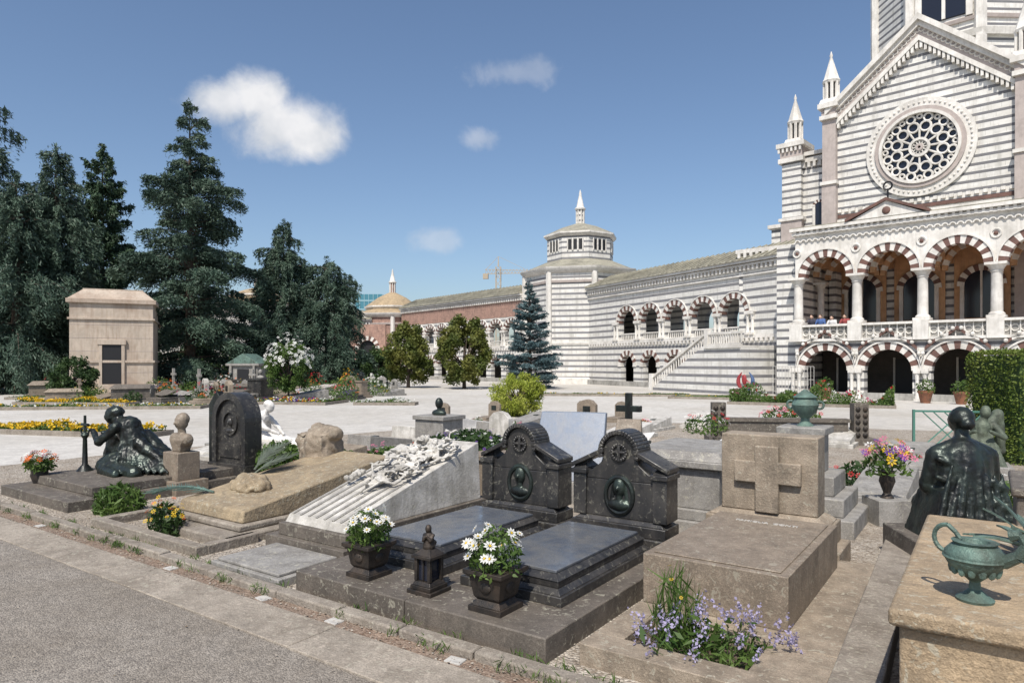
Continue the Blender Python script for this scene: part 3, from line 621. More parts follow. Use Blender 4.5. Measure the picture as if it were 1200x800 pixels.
for k in range(14): mb.cyl((-4+k,0,28),(-3.5+k,0,29.2),.07,.07,4); mb.cyl((-3.5+k,0,29.2),(-3+k,0,28),.07,.07,4)
mb.cyl((0,0,30),(0,0,33),.3,.1,4); mb.cyl((0,0,33),(-4,0,29),.06,.06,4); mb.cyl((0,0,33),(9,0,28.6),.06,.06,4); mb.box(-4.5,-3,-.6,.6,26.5,28,0)
M['craney']=plain('crane_paint',(.38,.32,.24),.6); mb.obj('tower_crane',['craney'],(-4,200,0),-8)

# ------------------------------------------------------------------ trees
conifer('cedar_tree',(-23.6,50,0),20.9,5.9,1.2,'cedar',.36,.18,.55,1.2,9,320,.40,.27,.07,.45,.5,.15,(.62,1.15))
conifer('weeping_cedar_tree',(-31.2,43,0),13.6,4.2,1.0,'cedar',.6,.3,.4,.95,9,320,.75,.3,.06,.4,.4,.14,(.75,1.15))
conifer('weeping_cedar_tree',(-30.4,45.5,0),16.2,3.5,1.5,'cedar',.55,.3,.45,.9,9,320,.7,.3,.06,.35,.4,.14,(.75,1.15))
conifer('weeping_cedar_tree',(-36.2,46,0),21.5,4.6,3.0,'cedar',.5,.3,.5,1.1,8,240,.7,.34,.07,.4,.45,.14,(.7,1.15))
conifer('dark_conifer_tree',(-37.2,62,0),21.5,3.6,2,'cedar2',.1,.2,.5,1.0,8,240,.45,.38,.1,.35,.45)
conifer('dark_conifer_tree',(-31.5,68,0),15.5,3.6,2,'cedar2',.2,.15,.5,1.2,6,170,.4,.45,.12,.4)
conifer('weeping_cedar_tree',(-18.4,55,0),13.2,3.4,1.2,'cedar',.55,.3,.38,.85,9,330,.65,.3,.065,.35,.4,.14,(.75,1.15))
conifer('weeping_cedar_tree',(-15.0,55.5,0),10.3,3.5,1.0,'cedar',.6,.35,.33,.8,9,330,.65,.3,.065,.3,.4,.14,(.75,1.15))
conifer('blue_spruce_tree',(1.3,50,0),7.9,2.6,.2,'spruce',.12,.15,.8,.5,8,260,.08,.2,.06,.18,.3,.14,(.85,1.1))
roundtree('magnolia_tree',(-7.9,52,0),4.9,1.9,'magnolia',.3,70,200,.24,.12,.15,.5,.65)
roundtree('magnolia_tree',(-3.5,50,0),5.2,2.1,'magnolia',.2,85,200,.24,.12,.15,.5,.8)
roundtree('magnolia_tree',(-10.9,56,0),2.9,1.4,'leaf_dark',.3,30,160,.22,.12,.12,.45)
roundtree('yellow_green_shrub',(.2,24.5,0),1.5,.85,'leaf_yel',.0,90,110,.17,.03,.04,.24,.95,.7)
roundtree('dark_shrub',(-22.3,34.5,0),2.2,1.1,'leaf_dark',.1,50,130,.16,.08,.06,.3)
e=roundtree('white_oleander_shrub',(-11.2,34.2,0),3.0,1.0,'leaf',.4,60,140,.16,.06,.06,.28)
flowers('oleander_blossom',(0,0,1.1),1.05,1.05,1.95,10,240,'leaf',['f_white'],.1,.11,0,False,e,lo=.45)
for (x,y,h,r) in ((-27,62,4,3.2),(-33,58,3.5,3.5),(-21,64,3.5,3),(-12.5,62,2.5,2),(-41,55,5,4)):
    roundtree('background_shrub',(x,y,0),h,r,'leaf_dark',.2,50,130,.3,.16,.15,.8)
def hedge(name,loc,x,y,h,mat,nn,rot=0,ls=.07):
    e=empty(name,loc,rot); mb=MB(); mb.box(.07,x-.07,.07,y-.07,0,h-.08); mb.obj('core',['leaf_dark'],parent=e)
    P=[]
    A=[x*h,x*h,y*h,y*h,x*y]; tot=sum(A)
    for i,aa in enumerate(A):
        k=int(nn*aa/tot); s=rng.uniform(0,1,k);t=rng.uniform(0,1,k)
        inset=.06*np.clip((t-.93)/.07,0,1) if i<4 else 0
        j=np.abs(rng.normal(size=k))*.03+.03*np.sin(s*19)*np.cos(t*9)
        if i==0:P.append(np.stack([s*x,-j+inset,t*h],1))
        if i==1:P.append(np.stack([s*x,y+j-inset,t*h],1))
        if i==2:P.append(np.stack([-j+inset,s*y,t*h],1))
        if i==3:P.append(np.stack([x+j-inset,s*y,t*h],1))
        if i==4:P.append(np.stack([s*x,t*y,h-.03+j],1))
    C=np.concatenate(P); C,a,b=randleaf(C,ls,ls*.5); leafobj('leaves',C,a,b,mat,e); return e
hedge('clipped_hedge',(9.35,12.6,0),5,1.6,2.12,'leaf_hedge',36000,-4,.06)

# ------------------------------------------------------------------ mausoleums
mb=MB(); mb.box(-2.9,2.9,-2.9,2.9,0,.6,0); mb.box(-2.6,2.6,-2.6,2.6,.6,5.5,0); mb.box(-2.72,2.72,-2.72,2.72,1.9,2.05,0); mb.box(-2.72,2.72,-2.72,2.72,4.5,4.62,0); mb.box(-2.8,2.8,-2.8,2.8,5.5,5.75,0); mb.frus(0,0,5.75,6.35,2.72,2.72,1.9,1.9,0); mb.box(-1.9,1.9,-1.9,1.9,6.35,6.42,0)
mb.box(-.6,.6,-2.68,-2.5,.6,3.0,1); mb.box(-.8,-.6,-2.75,-2.5,.6,3.2,0); mb.box(.6,.8,-2.75,-2.5,.6,3.2,0); mb.box(-.9,.9,-2.8,-2.5,3.0,3.3,0)
for z in (1.3,2.6,3.4,4.2): mb.box(-2.615,2.615,-2.615,2.615,z,z+.02,2)
o=mb.obj('stone_mausoleum',['mauso','dark','pink'],(-25.2,43.5,0),24,bevel=.03); o.scale=(.85,.85,1)
mb=MB(); mb.box(-1.2,1.2,-1.0,1.0,0,.5,0); mb.box(-1.0,1.0,-.8,.8,.5,1.7,0); mb.box(-.4,.4,-.85,-.75,.5,1.5,2); mb.box(-1.15,1.15,-.95,.95,1.7,1.85,0); mb.poly([(-1.15,1.85),(1.15,1.85),(0,2.5)],-.9,.9,1)
for g in (-1,1): mb.lathe(g*.8,-.9,[(.1,.5),(.09,1.7)],8,0)
mb.obj('small_funerary_chapel',['grey_granite','verdigris','dark'],(-17.3,45,0),-8,bevel=.02)

# ------------------------------------------------------------------ tomb library
def tomb(kind,x,y,rot,mat='grey_granite',s=1,fl=None,name=None):
    mb=MB()
    if kind=='stele':
        mb.box(-.5,.5,-.9,1,0,.14); mb.box(-.38,.38,-.75,.55,.14,.24); mb.poly([(-.36,.14),(.36,.14),(.36,.85),(.2,1.0),(0,1.05),(-.2,1.0),(-.36,.85)],.65,.85); mb.box(-.15,.15,.62,.66,.55,.8,1); nm='tombstone'
    elif kind=='cross':
        mb.box(-.5,.5,-.9,.9,0,.12); mb.frus(0,.5,.12,.55,.3,.22,.22,.16); mb.box(-.07,.07,.43,.57,.55,1.55); mb.box(-.3,.3,.435,.565,1.12,1.26); mb.box(-.36,.36,-.8,.2,.12,.2,1); nm='stone_cross_grave'
    elif kind=='sarc':
        mb.box(-.6,.6,-1.1,1.1,0,.12); mb.box(-.5,.5,-1,1,.12,.2); mb.box(-.45,.45,-.95,.95,.2,.62); mb.frus(0,0,.62,.82,.54,1.04,.3,.8); nm='stone_sarcophagus'
    elif kind=='slab':
        mb.box(-.6,.6,-1.1,1.1,0,.13); mb.hexa([(-.5,-1,.13),(.5,-1,.13),(.5,1,.13),(-.5,1,.13),(-.48,-.98,.22),(.48,-.98,.22),(.48,.98,.5),(-.48,.98,.5)],0); mb.box(-.1,.1,.2,.8,.36,.42,1); nm='sloped_grave_slab'
    elif kind=='obelisk':
        mb.box(-.5,.5,-.5,.5,0,.2); mb.box(-.38,.38,-.38,.38,.2,.6); mb.frus(0,0,.6,2.1,.27,.27,.15,.15); mb.frus(0,0,2.1,2.3,.15,.15,.01,.01); nm='stone_obelisk'
    elif kind=='urn':
        mb.box(-.55,.55,-.55,.55,0,.2); mb.box(-.42,.42,-.42,.42,.2,.4); mb.box(-.3,.3,-.3,.3,.4,1.1); mb.box(-.36,.36,-.36,.36,1.1,1.2)
        mb.lathe(0,0,[(.14,1.2),(.06,1.28),(.08,1.32),(.2,1.48),(.22,1.6),(.15,1.66),(.18,1.72),(.05,1.78),(.04,1.85)],14,1); nm='urn_pedestal'
    elif kind=='block':
        mb.box(-.55,.55,-.8,.8,0,.15); mb.box(-.45,.45,-.2,.6,.15,.9); mb.box(-.5,.5,-.25,.65,.9,1.0); mb.box(-.4,.4,-.7,-.25,.15,.3,1); mb.sph((0,.2,1.3),.1,.11,.14,mi=1); mb.cap((0,.2,1.22),(0,.2,1.1),.05,.06,mi=1); mb.sph((0,.2,1.05),.22,.12,.1,mi=1); nm='bust_monument'
    elif kind=='book':
        mb.box(-.55,.55,-.8,.8,0,.15); mb.box(-.45,.45,-.7,.7,.15,.25)
        for g in (-1,1): mb.hexa([(0,-.3,.3),(g*.4,-.3,.36),(g*.4,.3,.56),(0,.3,.5),(0,-.3,.34),(g*.4,-.3,.4),(g*.4,.3,.6),(0,.3,.54)],0)
        mb.box(-.3,.3,-.2,.3,.25,.36,1); nm='open_book_grave'
    o=mb.obj(name or nm,[mat,'bronze' if mat!='black_granite' else 'grey_granite'],(x,y,0),rot,bevel=.012); o.scale=(s,s,s)
    if fl:
        k=R(rot); f=flowers('grave_flowers',(x+math.sin(k)*.45*s,y-math.cos(k)*.45*s,.16*s),.22*s,.18*s,.3*s,120,26,'leaf',fl,.07,.04,rot)
    return o
F=['f_white','f_pink','f_red','f_yel','f_org','f_purple']; G=['grey_granite','brown_granite','black_granite','brown_granite','taupe','marble','grey_granite','dark_plinth']
K=['stele','sarc','slab','slab','cross','block','book','urn','slab','stele']
random.seed(11)
L2=[('slab',1.1,13.2,-35,'marble'),('book',2.6,14.2,-35,'marble_clean'),('slab',4.3,13.3,-35,'marble_clean'),('stele',.1,15.8,145,'marble'),('block',-1.6,14.0,-35,'grey_granite'),
('slab',2.9,17.2,-35,'marble'),('slab',-.1,17.8,145,'grey_granite'),('slab',-2.9,15.2,145,'grey_granite'),
('slab',7.1,12.2,-35,'grey_granite'),('stele',1.9,19.6,-35,'brown_granite'),('slab',3.9,19.3,-35,'marble'),('slab',7.6,15.9,-35,'marble'),
('slab',-1.2,19.6,145,'marble_clean'),('slab',.6,20.6,-35,'grey_granite'),('slab',1.6,11.6,-35,'taupe'),('book',2.9,11.9,-35,'marble'),('slab',-3.4,12.0,-35,'taupe'),('book',-1.9,12.0,-35,'marble'),('cross',2.05,12.9,-35,'bronze'),('slab',-5.6,13.9,-35,'marble'),('stele',-6.2,15.6,-35,'grey_granite'),('slab',5.3,9.7,-35,'grey_granite'),('slab',-2.2,17.0,145,'marble'),('book',5.5,20.0,-35,'marble')]
for i,(k,x,y,r,m) in enumerate(L2): tomb(k,x,y,r+random.uniform(-4,4),m,random.uniform(.7,.85),[F[i%6],F[(i*3+1)%6]] if i%2==0 else None)
for i in range(76):
    y=random.uniform(32,47); x=random.uniform(-.68,-.17)*y
    if x<-22.5 and y>38: continue
    if i%4==0: x,y=random.uniform(-17,-9),random.uniform(36,50)
    if abs(x+11.2)<1.6 and y<34.5: continue
    tomb(random.choice(K),x,y,random.uniform(-60,-10),random.choice(G),random.uniform(.7,1.1),[random.choice(F)] if i%2 else None)
for i in range(60):
    y=random.uniform(32,50); x=random.uniform(-.68,-.2)*y
    if -14.5<x<-8.2 and 31.5<y<35.5: continue
    flowers('low_shrub',(x,y,0),random.uniform(.4,1.1),random.uniform(.4,.8),random.uniform(.4,1.3),420,30 if i%2 else 0,random.choice(['leaf','leaf_dark','leaf']),[random.choice(F)],.13,.07,0,False)
def bed(pts,name='flower_bed',cols=['f_yel'],nl=1500,nf=200,h=.25):
    (x0,y0),(x1,y1),wd=pts; L=math.hypot(x1-x0,y1-y0); an=math.degrees(math.atan2(y1-y0,x1-x0))
    e=empty(name,((x0+x1)/2,(y0+y1)/2,0),an); mb=MB(); mb.box(-L/2,L/2,-wd/2,wd/2,0,.08,0)
    for a_ in ((-L/2-.1,L/2+.1,-wd/2-.1,-wd/2),(-L/2-.1,L/2+.1,wd/2,wd/2+.1),(-L/2-.1,-L/2,-wd/2,wd/2),(L/2,L/2+.1,-wd/2,wd/2)): mb.box(*a_,0,.13,1)
    mb.obj('soil_and_kerb',['grass','kerb'],parent=e)
    n=nl; lump=rng.uniform(-L/2,L/2,max(4,int(L*2))); cx=lump[rng.integers(len(lump),size=n)]+rng.normal(size=n)*.35; cx=np.clip(cx,-L/2,L/2)
    hh=.55+.45*np.sin(cx*3.1)*np.sin(cx*1.3+1)
    C=np.stack([cx,rng.uniform(-wd/2,wd/2,n),.08+rng.uniform(0,h,n)*hh],1); C,a,b=randleaf(C,.13,.05,np.array([0,0,.5]))
    m0=np.zeros(n); q=nf*5; fx=rng.uniform(-L/2,L/2,nf); fh=.55+.45*np.sin(fx*3.1)*np.sin(fx*1.3+1)
    cc=np.stack([fx,rng.uniform(-wd/2,wd/2,nf),.08+h*fh*rng.uniform(.7,1.1,nf)],1); C2=np.repeat(cc,5,0)+rng.normal(size=(q,3))*.025
    C2,a2,b2=randleaf(C2,.08,.06); leafobj('plants',np.concatenate([C,C2]),np.concatenate([a,a2]),np.concatenate([b,b2]),None,e,(0,0,0),['leaf']+cols,np.concatenate([m0,np.repeat(1+rng.integers(len(cols),size=nf),5)]))
bed(((-22.5,31.4),(-17.2,30.8),.8),cols=['f_yel'],nf=420)
bed(((-24.5,27.5),(-13,28.7),1.0),cols=['f_yel','f_white'],nl=2500,nf=200,h=.15)
bed(((-14.5,33.0),(-8.2,31.7),2.2),cols=['f_purple','f_white','f_red','f_yel'],nl=3500,nf=420,h=.18)
bed(((-26,36.5),(-15,35.6),2.4),'lawn_bed',cols=['f_white'],nl=3000,nf=40,h=.1)
bed(((-16.5,19.5),(-9.2,17.6),.9),cols=['f_yel'],nf=520,nl=1800)
bed(((-7,31),(-4.4,30.8),.6),cols=['f_white'],nf=60,nl=500)
bed(((10.5,32.3),(16.3,29.2),2.2),'church_flower_bed',cols=['f_red','f_white','f_pink'],nl=9000,nf=110,h=1.0)
bed(((9.0,37.5),(13.5,35.2),2.6),'church_flower_bed',cols=['f_yel'],nl=2500,nf=20,h=.08)
bed(((-.5,40),(10,38.6),.8),'church_flower_bed',cols=['f_yel'],nl=2500,nf=30,h=.1)
for (x,y) in ((19.5,32.2),(20.6,31.3),(16.2,35.3),(22.4,30.1)):
    e=empty('potted_shrub',(x,y,0)); mb=MB(); mb.lathe(0,0,[(.2,0),(.3,.45),(.34,.5),(.34,.58),(.28,.58)],14); mb.obj('pot',['terracotta_pot'],parent=e)
    flowers('foliage',(0,0,.5),.4,.4,.7,300,0,'leaf',['f_white'],.14,.05,0,False,e)
# small red and blue modern sculpture: two curved blades on a base
M['dull_red']=plain('dull_red_paint',(.3,.035,.04),.5); M['dull_blue']=plain('dull_blue_paint',(.05,.1,.22),.5)
mb=MB(); mb.box(-.3,.3,-.25,.25,0,.25,2)
for g,mi_ in ((-1,0),(1,1)):
    pts=[Vector((g*(.1+.32*math.sin(t)),0,.25+1.25*t/math.pi*1.0)) for t in np.linspace(0,math.pi*.9,10)]
    mb.tube(pts,[.05,.07,.09,.11,.12,.12,.1,.08,.05,.02],mi_,8)
mb.sph((-.05,-.05,.95),.14,.08,.3,mi=0); mb.cyl((.3,0,.7),(-.25,0,1.25),.05,.03,6,0)
mb.obj('red_and_blue_sculpture',['dull_red','dull_blue','white'],(13.1,38.3,0),-40)

# ------------------------------------------------------------------ FRONT ROW
mb=MB(); mb.box(-1.24,-.005,.15,2.95,-.02,.17); mb.box(.005,1.22,.15,2.95,-.02,.17); mb.obj('double_grave_plinth',['dark_plinth'],W(-1.07,0),-35,bevel=.01)
def ledger(u,v,w=.92,l=1.6,z=.17):
    mb=MB(); mb.box(-w/2,w/2,0,l,0,.07,0); mb.frus(0,l/2,.07,.11,w/2-.02,l/2-.02,w/2-.06,l/2-.06,0); mb.box(-w/2+.06,w/2-.06,.06,l-.06,.11,.16,0)
    mb.frus(0,l/2,.16,.2,w/2-.05,l/2-.05,w/2-.1,l/2-.1,0); mb.box(-w/2+.1,w/2-.1,.1,l-.1,.2,.225,1)
    mb.obj('grave_ledger_slab',['black_granite','slab_granite'],W(u,v,z),-35,bevel=.006)
ledger(-1.66,.72); ledger(-.5,.66)
def bust(mb,c,s=1,mi=0):
    x,y,z=c; mb.sph((x,y,z+.12*s),.06*s,.045*s,.08*s,mi=mi); mb.cap((x,y,z+.06*s),(x,y,z),.028*s,.03*s,mi=mi); mb.sph((x,y,z-.03*s),.12*s,.04*s,.05*s,mi=mi); mb.sph((x,y-.045*s,z+.11*s),.012*s,.014*s,.02*s,mi=mi)
def headstone(u,v,fem):
    e=empty('black_aedicule_headstone',W(u,v,.17),-35); mb=MB()
    mb.box(-.54,.54,-.2,.22,0,.1); mb.box(-.49,.49,-.16,.18,.1,.2); mb.frus(0,.01,.2,.24,.47,.15,.42,.12)
    mb.box(-.42,.42,-.1,.12,.24,.6)
    arc=[(.17*math.cos(a),.87+.17*math.sin(a)) for a in np.linspace(-.25,math.pi+.25,18)]
    mb.poly([(-.42,.6),(.42,.6),(.42,.68),(.3,.68),(.2,.76)]+arc+[(-.2,.76),(-.3,.68),(-.42,.68)],-.1,.12)
    for g in (-1,1):
        mb.box(g*.42-.07,g*.42+.07,-.13,.15,.24,.64); mb.box(g*.42-.085,g*.42+.085,-.15,.17,.64,.69); mb.frus(g*.42,.01,.69,.78,.075,.14,.02,.03)
        mb.hexa([(g*.5,-.14,.70),(g*.5,.16,.70),(g*.5,.16,.745),(g*.5,-.14,.745),(g*.16,-.14,.86),(g*.16,.16,.86),(g*.16,.16,.91),(g*.16,-.14,.91)],0)
    mb.sector(0,.87,.17,.215,-.3,math.pi+.3,-.14,.16,0,22)
    mb.sector(0,.87,.06,.09,0,2*math.pi,-.125,-.09,0,18); mb.box(-.015,.015,-.125,-.09,.8,.94); mb.box(-.07,.07,-.125,-.09,.86,.885)
    mb.obj('stone',['black_granite'],parent=e,bevel=.008)
    mb=MB(); mb.torus((0,-.1,.46),.15,.025,'y',28,8,0,.95,1.15); mb.obj('oval_frame',['bronze'],parent=e)
    mb=MB(); bust(mb,(0,-.1,.4),1.15)
    if fem: mb.sph((0,-.07,.56),.085,.05,.08); mb.cap((-.06,-.08,.54),(-.08,-.08,.42),.03,.03); mb.cap((.06,-.08,.54),(.08,-.08,.42),.03,.03)
    sculpt('portrait_relief',mb,'bronze',(0,0,0),0,.009,e,.004,.03,1)
headstone(-1.66,2.62,0); headstone(-.48,2.58,1)
def pot(u,v,s=1):
    e=empty('flower_urn_with_daisies',W(u,v,.17),-35); mb=MB()
    mb.box(-.125*s,.125*s,-.125*s,.125*s,0,.035*s); mb.frus(0,0,.035*s,.07*s,.11*s,.11*s,.085*s,.085*s); mb.frus(0,0,.07*s,.09*s,.085*s,.085*s,.1*s,.1*s)
    mb.frus(0,0,.09*s,.21*s,.1*s,.1*s,.12*s,.12*s); mb.frus(0,0,.21*s,.235*s,.12*s,.12*s,.15*s,.15*s); mb.box(-.15*s,.15*s,-.15*s,.15*s,.235*s,.26*s)
    for a in range(4):
        dx,dy=[(0,-1),(1,0),(0,1),(-1,0)][a]
        mb.sph((dx*.112*s,dy*.112*s,.155*s),.045*s if dx==0 else .012,.045*s if dy==0 else .012,.035*s,mi=0)
    mb.obj('urn',['iron'],parent=e,bevel=.004)
    flowers('daisies',(0,0,.22*s),.17*s,.17*s,.3*s,620,34,'leaf',['f_white'],.055,.042,0,True,e,eye=True,lo=.6)
pot(-1.72,.42,1.05); pot(-.42,.4,1.12)
e=empty('grave_lantern',W(-1.05,.4,.17),-35); mb=MB()
mb.box(-.12,.12,-.12,.12,0,.03); mb.box(-.1,.1,-.1,.1,.03,.06); mb.frus(0,0,.06,.09,.09,.09,.075,.075)
for gx in (-1,1):
    for gy in (-1,1): mb.box(gx*.065-.014,gx*.065+.014,gy*.065-.014,gy*.065+.014,.09,.26)
mb.box(-.055,.055,-.055,.055,.09,.26,1); mb.box(-.095,.095,-.095,.095,.26,.285); mb.frus(0,0,.285,.33,.085,.085,.035,.035)
mb.box(-.004,.004,-.07,.07,.09,.26)
mb.obj('lantern_body',['iron','glass'],parent=e,bevel=.004)
mb=MB(); mb.cap((0,.0,.34),(0,0,.42),.05,.035); mb.sph((0,-.01,.475),.025,.028,.034); mb.cap((0,0,.42),(0,0,.46),.03,.018)
for g in (-1,1): mb.cap((g*.035,0,.425),(g*.03,-.045,.39),.014,.011); mb.cap((g*.03,-.045,.39),(0,-.055,.43),.011,.008)
mb.sph((0,.03,.36),.05,.05,.03); sculpt('praying_figure',mb,'iron',(0,0,0),20,.006,e,.0,.03,1)

mb=MB(); mb.box(-.5,.5,0,.72,-.02,.08); mb.box(-.45,.45,.04,.68,.08,.11); mb.obj('low_grave_slab',['grey_granite'],W(-2.95,.08),-35,bevel=.01)
mb=MB(); mb.box(-.62,.55,.78,3.3,-.02,.16,1); mb.box(-.5,.5,.85,3.15,.16,.28,1)
mb.hexa([(-.46,.9,.28),(.44,.9,.28),(.44,3.0,.28),(-.46,3.0,.28),(-.44,.94,.36),(.42,.94,.36),(.42,2.98,.95),(-.44,2.98,.95)],0)
for k in range(7): mb.hexa([(-.40+k*.12,.94,.36),(-.37+k*.12,.94,.36),(-.37+k*.12,2.2,.72),(-.40+k*.12,2.2,.72),(-.40+k*.12,.94,.375),(-.37+k*.12,.94,.375),(-.37+k*.12,2.2,.738),(-.40+k*.12,2.2,.738)],2)
mb.obj('sloped_marble_tomb',['marble','dark_plinth','grey_granite'],W(-3.0,0),-35,bevel=.01)
mb=MB(); random.seed(5)
def zt(v): return .36+(v-.94)*.289
for k in range(26):
    v=random.uniform(1.45,2.5); uu=random.uniform(-.25,.3)*(v-1)/1.2
    p=[(uu,v,zt(v)+.03)]
    for j in range(4):
        v=min(2.92,v+random.uniform(.05,.16)); uu=max(-.38,min(.38,uu+random.uniform(-.13,.13))); p.append((uu,v,zt(v)+random.uniform(.03,.13)))
    mb.tube(p,[.016,.015,.014,.012,.01],0,6)
    for q in p[1:]:
        for _ in range(3):
            a=random.uniform(0,6.28); o_=Vector(q)+Vector((math.cos(a)*.05,math.sin(a)*.05,.01))
            mb.sph(o_,.055,.024,.012,nu=8,nv=5,rot=Matrix.Rotation(a,3,'Z')@Matrix.Rotation(random.uniform(-.7,.2),3,'Y'))
for k in range(16):
    v=random.uniform(1.6,2.85); c=Vector((random.uniform(-.33,.33),v,zt(v)+.09))
    for j in range(6):
        a=6.28*j/6; mb.sph(c+Vector((math.cos(a)*.035,math.sin(a)*.035,0)),.03,.014,.034,nu=7,nv=5,rot=Matrix.Rotation(a,3,'Z')@Matrix.Rotation(.6,3,'Y'))
    mb.sph(c,.022)
sculpt('carved_marble_flowers',mb,'marble',W(-3.0,0),-35,.010,None,.006,.04,1)

mb=MB(); mb.box(-.8,.8,.55,3.5,-.02,.1,1); mb.box(-.72,.68,.78,3.2,.1,.17,1); mb.hexa([(-.66,.85,.17),(.62,.85,.17),(.62,3.1,.17),(-.66,3.1,.17),(-.64,.88,.3),(.6,.88,.3),(.6,3.08,.66),(-.64,3.08,.66)],0)
mb.obj('ochre_sloped_tomb',['ochre_grey','kerb'],W(-4.75,0),-35,bevel=.02)
mb=MB(); mb.sph((0,0,.3),.32,.26,.34); mb.box(-.28,.25,-.2,.2,0,.5); mb.sph((.15,0,.5),.2,.18,.12); sculpt('rough_stone_boulder',mb,'taupe',W(-5.35,2.9,.4),-35,.025,None,.14,.18,1)
mb=MB(); mb.sph((0,0,.1),.36,.2,.14); mb.sph((.2,.05,.12),.2,.15,.12); mb.sph((-.25,-.02,.08),.2,.14,.1); sculpt('rough_stone_block',mb,'ochre_grey',W(-4.95,1.5,.3),-55,.02,None,.14,.11,1)
def palm(name,loc,L,rot,tilt,mat='verdigris',w=.13):
    mb=MB(); q=Matrix.Rotation(R(tilt),3,'Y')
    pts=[q@Vector((L*t,0,.1*math.sin(t*3.0)*L)) for t in np.linspace(0,1,8)]
    mb.tube(pts,[.014]*8,0,6)
    for k in range(26):
        t=.1+.9*k/26; p=q@Vector((L*t,0,.1*math.sin(t*3.0)*L)); ww=w*math.sin(math.pi*min(1,t*.9+.08))+.03
        for g in (-1,1):
            tip=p+q@Vector((.13,g*ww,random.uniform(-.01,.03))); d=q@Vector((.011,0,0)); up=Vector((0,0,.006))
            mb.hexa([p-d,p+d,p+d+up,p-d+up,tip-d*.2,tip+d*.2,tip+d*.2+up,tip-d*.2+up],0)
    mb.obj(name,[mat],loc,rot)
palm('bronze_palm_branch',W(-5.15,1.15,.36),.8,172,4,'verdigris',.16); palm('bronze_palm_branch',W(-5.45,1.9,.5),.55,55,-30,'dull_verdigris',.17)
palm('bronze_palm_branch',W(-5.3,1.8,.48),.5,30,-20,'dull_verdigris',.17)
mb=MB(); mb.box(-1.1,1.1,.2,.32,-.02,.1); mb.box(-1.1,-.98,.32,2.8,-.02,.1); mb.box(.98,1.1,.32,.9,-.02,.1); mb.obj('grave_edging',['kerb'],W(-5.0,0),-35,bevel=.01)
flowers('yellow_flower_clump',W(-5.0,.5,0),.2,.18,.38,420,36,'leaf_dark',['f_yel','f_yel','f_org'],.09,.03)
flowers('fern_clump',W(-6.6,.75,0),.3,.25,.38,900,0,'leaf',['f_white'],.13,.03,lw=.2)
flowers('fern_clump',W(-6.7,3.2,.2),.35,.3,.5,600,10,'leaf',['f_white'],.14,.03)
e=empty('bronze_mourners_monument',W(-8.25,1.7),-35)
mb=MB(); mb.box(-1.0,1.15,-1.35,1.35,-.02,.14,0); mb.box(-.85,1.0,-1.0,1.25,.14,.26,0); mb.obj('platform',['dark_plinth'],parent=e,bevel=.012)
mb=MB()
mb.cap((.2,0,.5),(.0,-.05,.92),.2,.18); mb.cap((.05,-.05,.95),(-.12,-.1,1.0),.15,.1); mb.sph((-.25,-.14,1.1),.1,.1,.125); mb.cap((-.12,-.1,1.0),(-.22,-.12,1.05),.07,.06)
mb.sph((-.2,-.1,1.15),.12,.11,.1); mb.cap((.2,0,.5),(-.15,-.2,.4),.19,.15); mb.cap((.2,.1,.5),(.6,.1,.35),.2,.16); mb.cap((.6,.1,.35),(.95,.05,.3),.15,.07)
mb.cap((.0,-.25,.95),(-.25,-.35,.72),.075,.06); mb.cap((-.25,-.35,.72),(-.5,-.25,.85),.055,.04); mb.sph((-.56,-.23,.88),.05,.035,.03)
mb.cap((-.05,.12,.95),(-.35,.1,.75),.075,.06); mb.cap((-.35,.1,.75),(-.55,-.05,.82),.055,.04)
mb.cap((-.55,.15,.35),(-.5,.15,.72),.2,.15); mb.sph((-.52,.12,.92),.1,.1,.12); mb.cap((-.5,.15,.72),(-.52,.13,.85),.1,.06)
mb.cap((-.3,-.2,.35),(.5,-.35,.3),.14,.1); mb.cap((.3,-.1,.7),(.85,0,.32),.1,.06); mb.cap((.1,.15,.75),(.6,.3,.3),.14,.12); mb.cap((-.2,-.3,.3),(.3,-.5,.3),.1,.06)
for k in range(9): mb.cap((.05+k*.03,-.18+.02*k,.85-k*.03),(.1+k*.1,-.36+.03*k,.3),.03,.03,n=6)
sculpt('mourning_figures',mb,'bronze',(0,0,0),12,.016,e,.035,.07,1)
mb=MB(); mb.lathe(0,0,[(.12,.26),(.09,.3),(.04,.36),(.03,.75),(.06,.8),(.03,.84)],10); mb.cyl((0,0,.8),(0,0,1.1),.025,.02); mb.cyl((-.11,0,.96),(.11,0,.96),.022,.022)
for g in (-1,1): mb.torus((g*.07,0,.86),.05,.014,'y',10,5)
mb.obj('bronze_candlestick_cross',['bronze'],(-.6,-.4,0),0,parent=e)
e=empty('flower_vase_on_grave',W(-9.0,.75),-35); mb=MB(); mb.lathe(0,0,[(.09,0),(.05,.05),(.12,.25),(.1,.34),(.13,.36)],14); mb.obj('vase',['iron'],parent=e)
flowers('bouquet',(0,0,.32),.2,.2,.28,260,50,'leaf',['f_org','f_pink','f_org','f_white'],.08,.05,0,True,e)
e=empty('round_topped_black_stele',W(-7.45,2.95),-35); mb=MB(); mb.box(-.5,.5,-.2,.2,0,.3); mb.box(-.36,.36,-.11,.11,.3,.98); mb.sector(0,.98,0.001,.36,0,math.pi,-.11,.11,0,24); mb.sector(0,.98,.34,.45,0,math.pi,-.16,.14,0,24); mb.box(-.45,-.34,-.16,.14,.3,.98); mb.box(.34,.45,-.16,.14,.3,.98); mb.sector(0,.95,.16,.2,0,2*math.pi,-.14,-.1,0,24)
bust(mb,(0,-.12,.85),.9); mb.box(-.28,.28,-.13,-.1,.4,.62)
mb.obj('stone',['black_granite'],parent=e,bevel=.006)
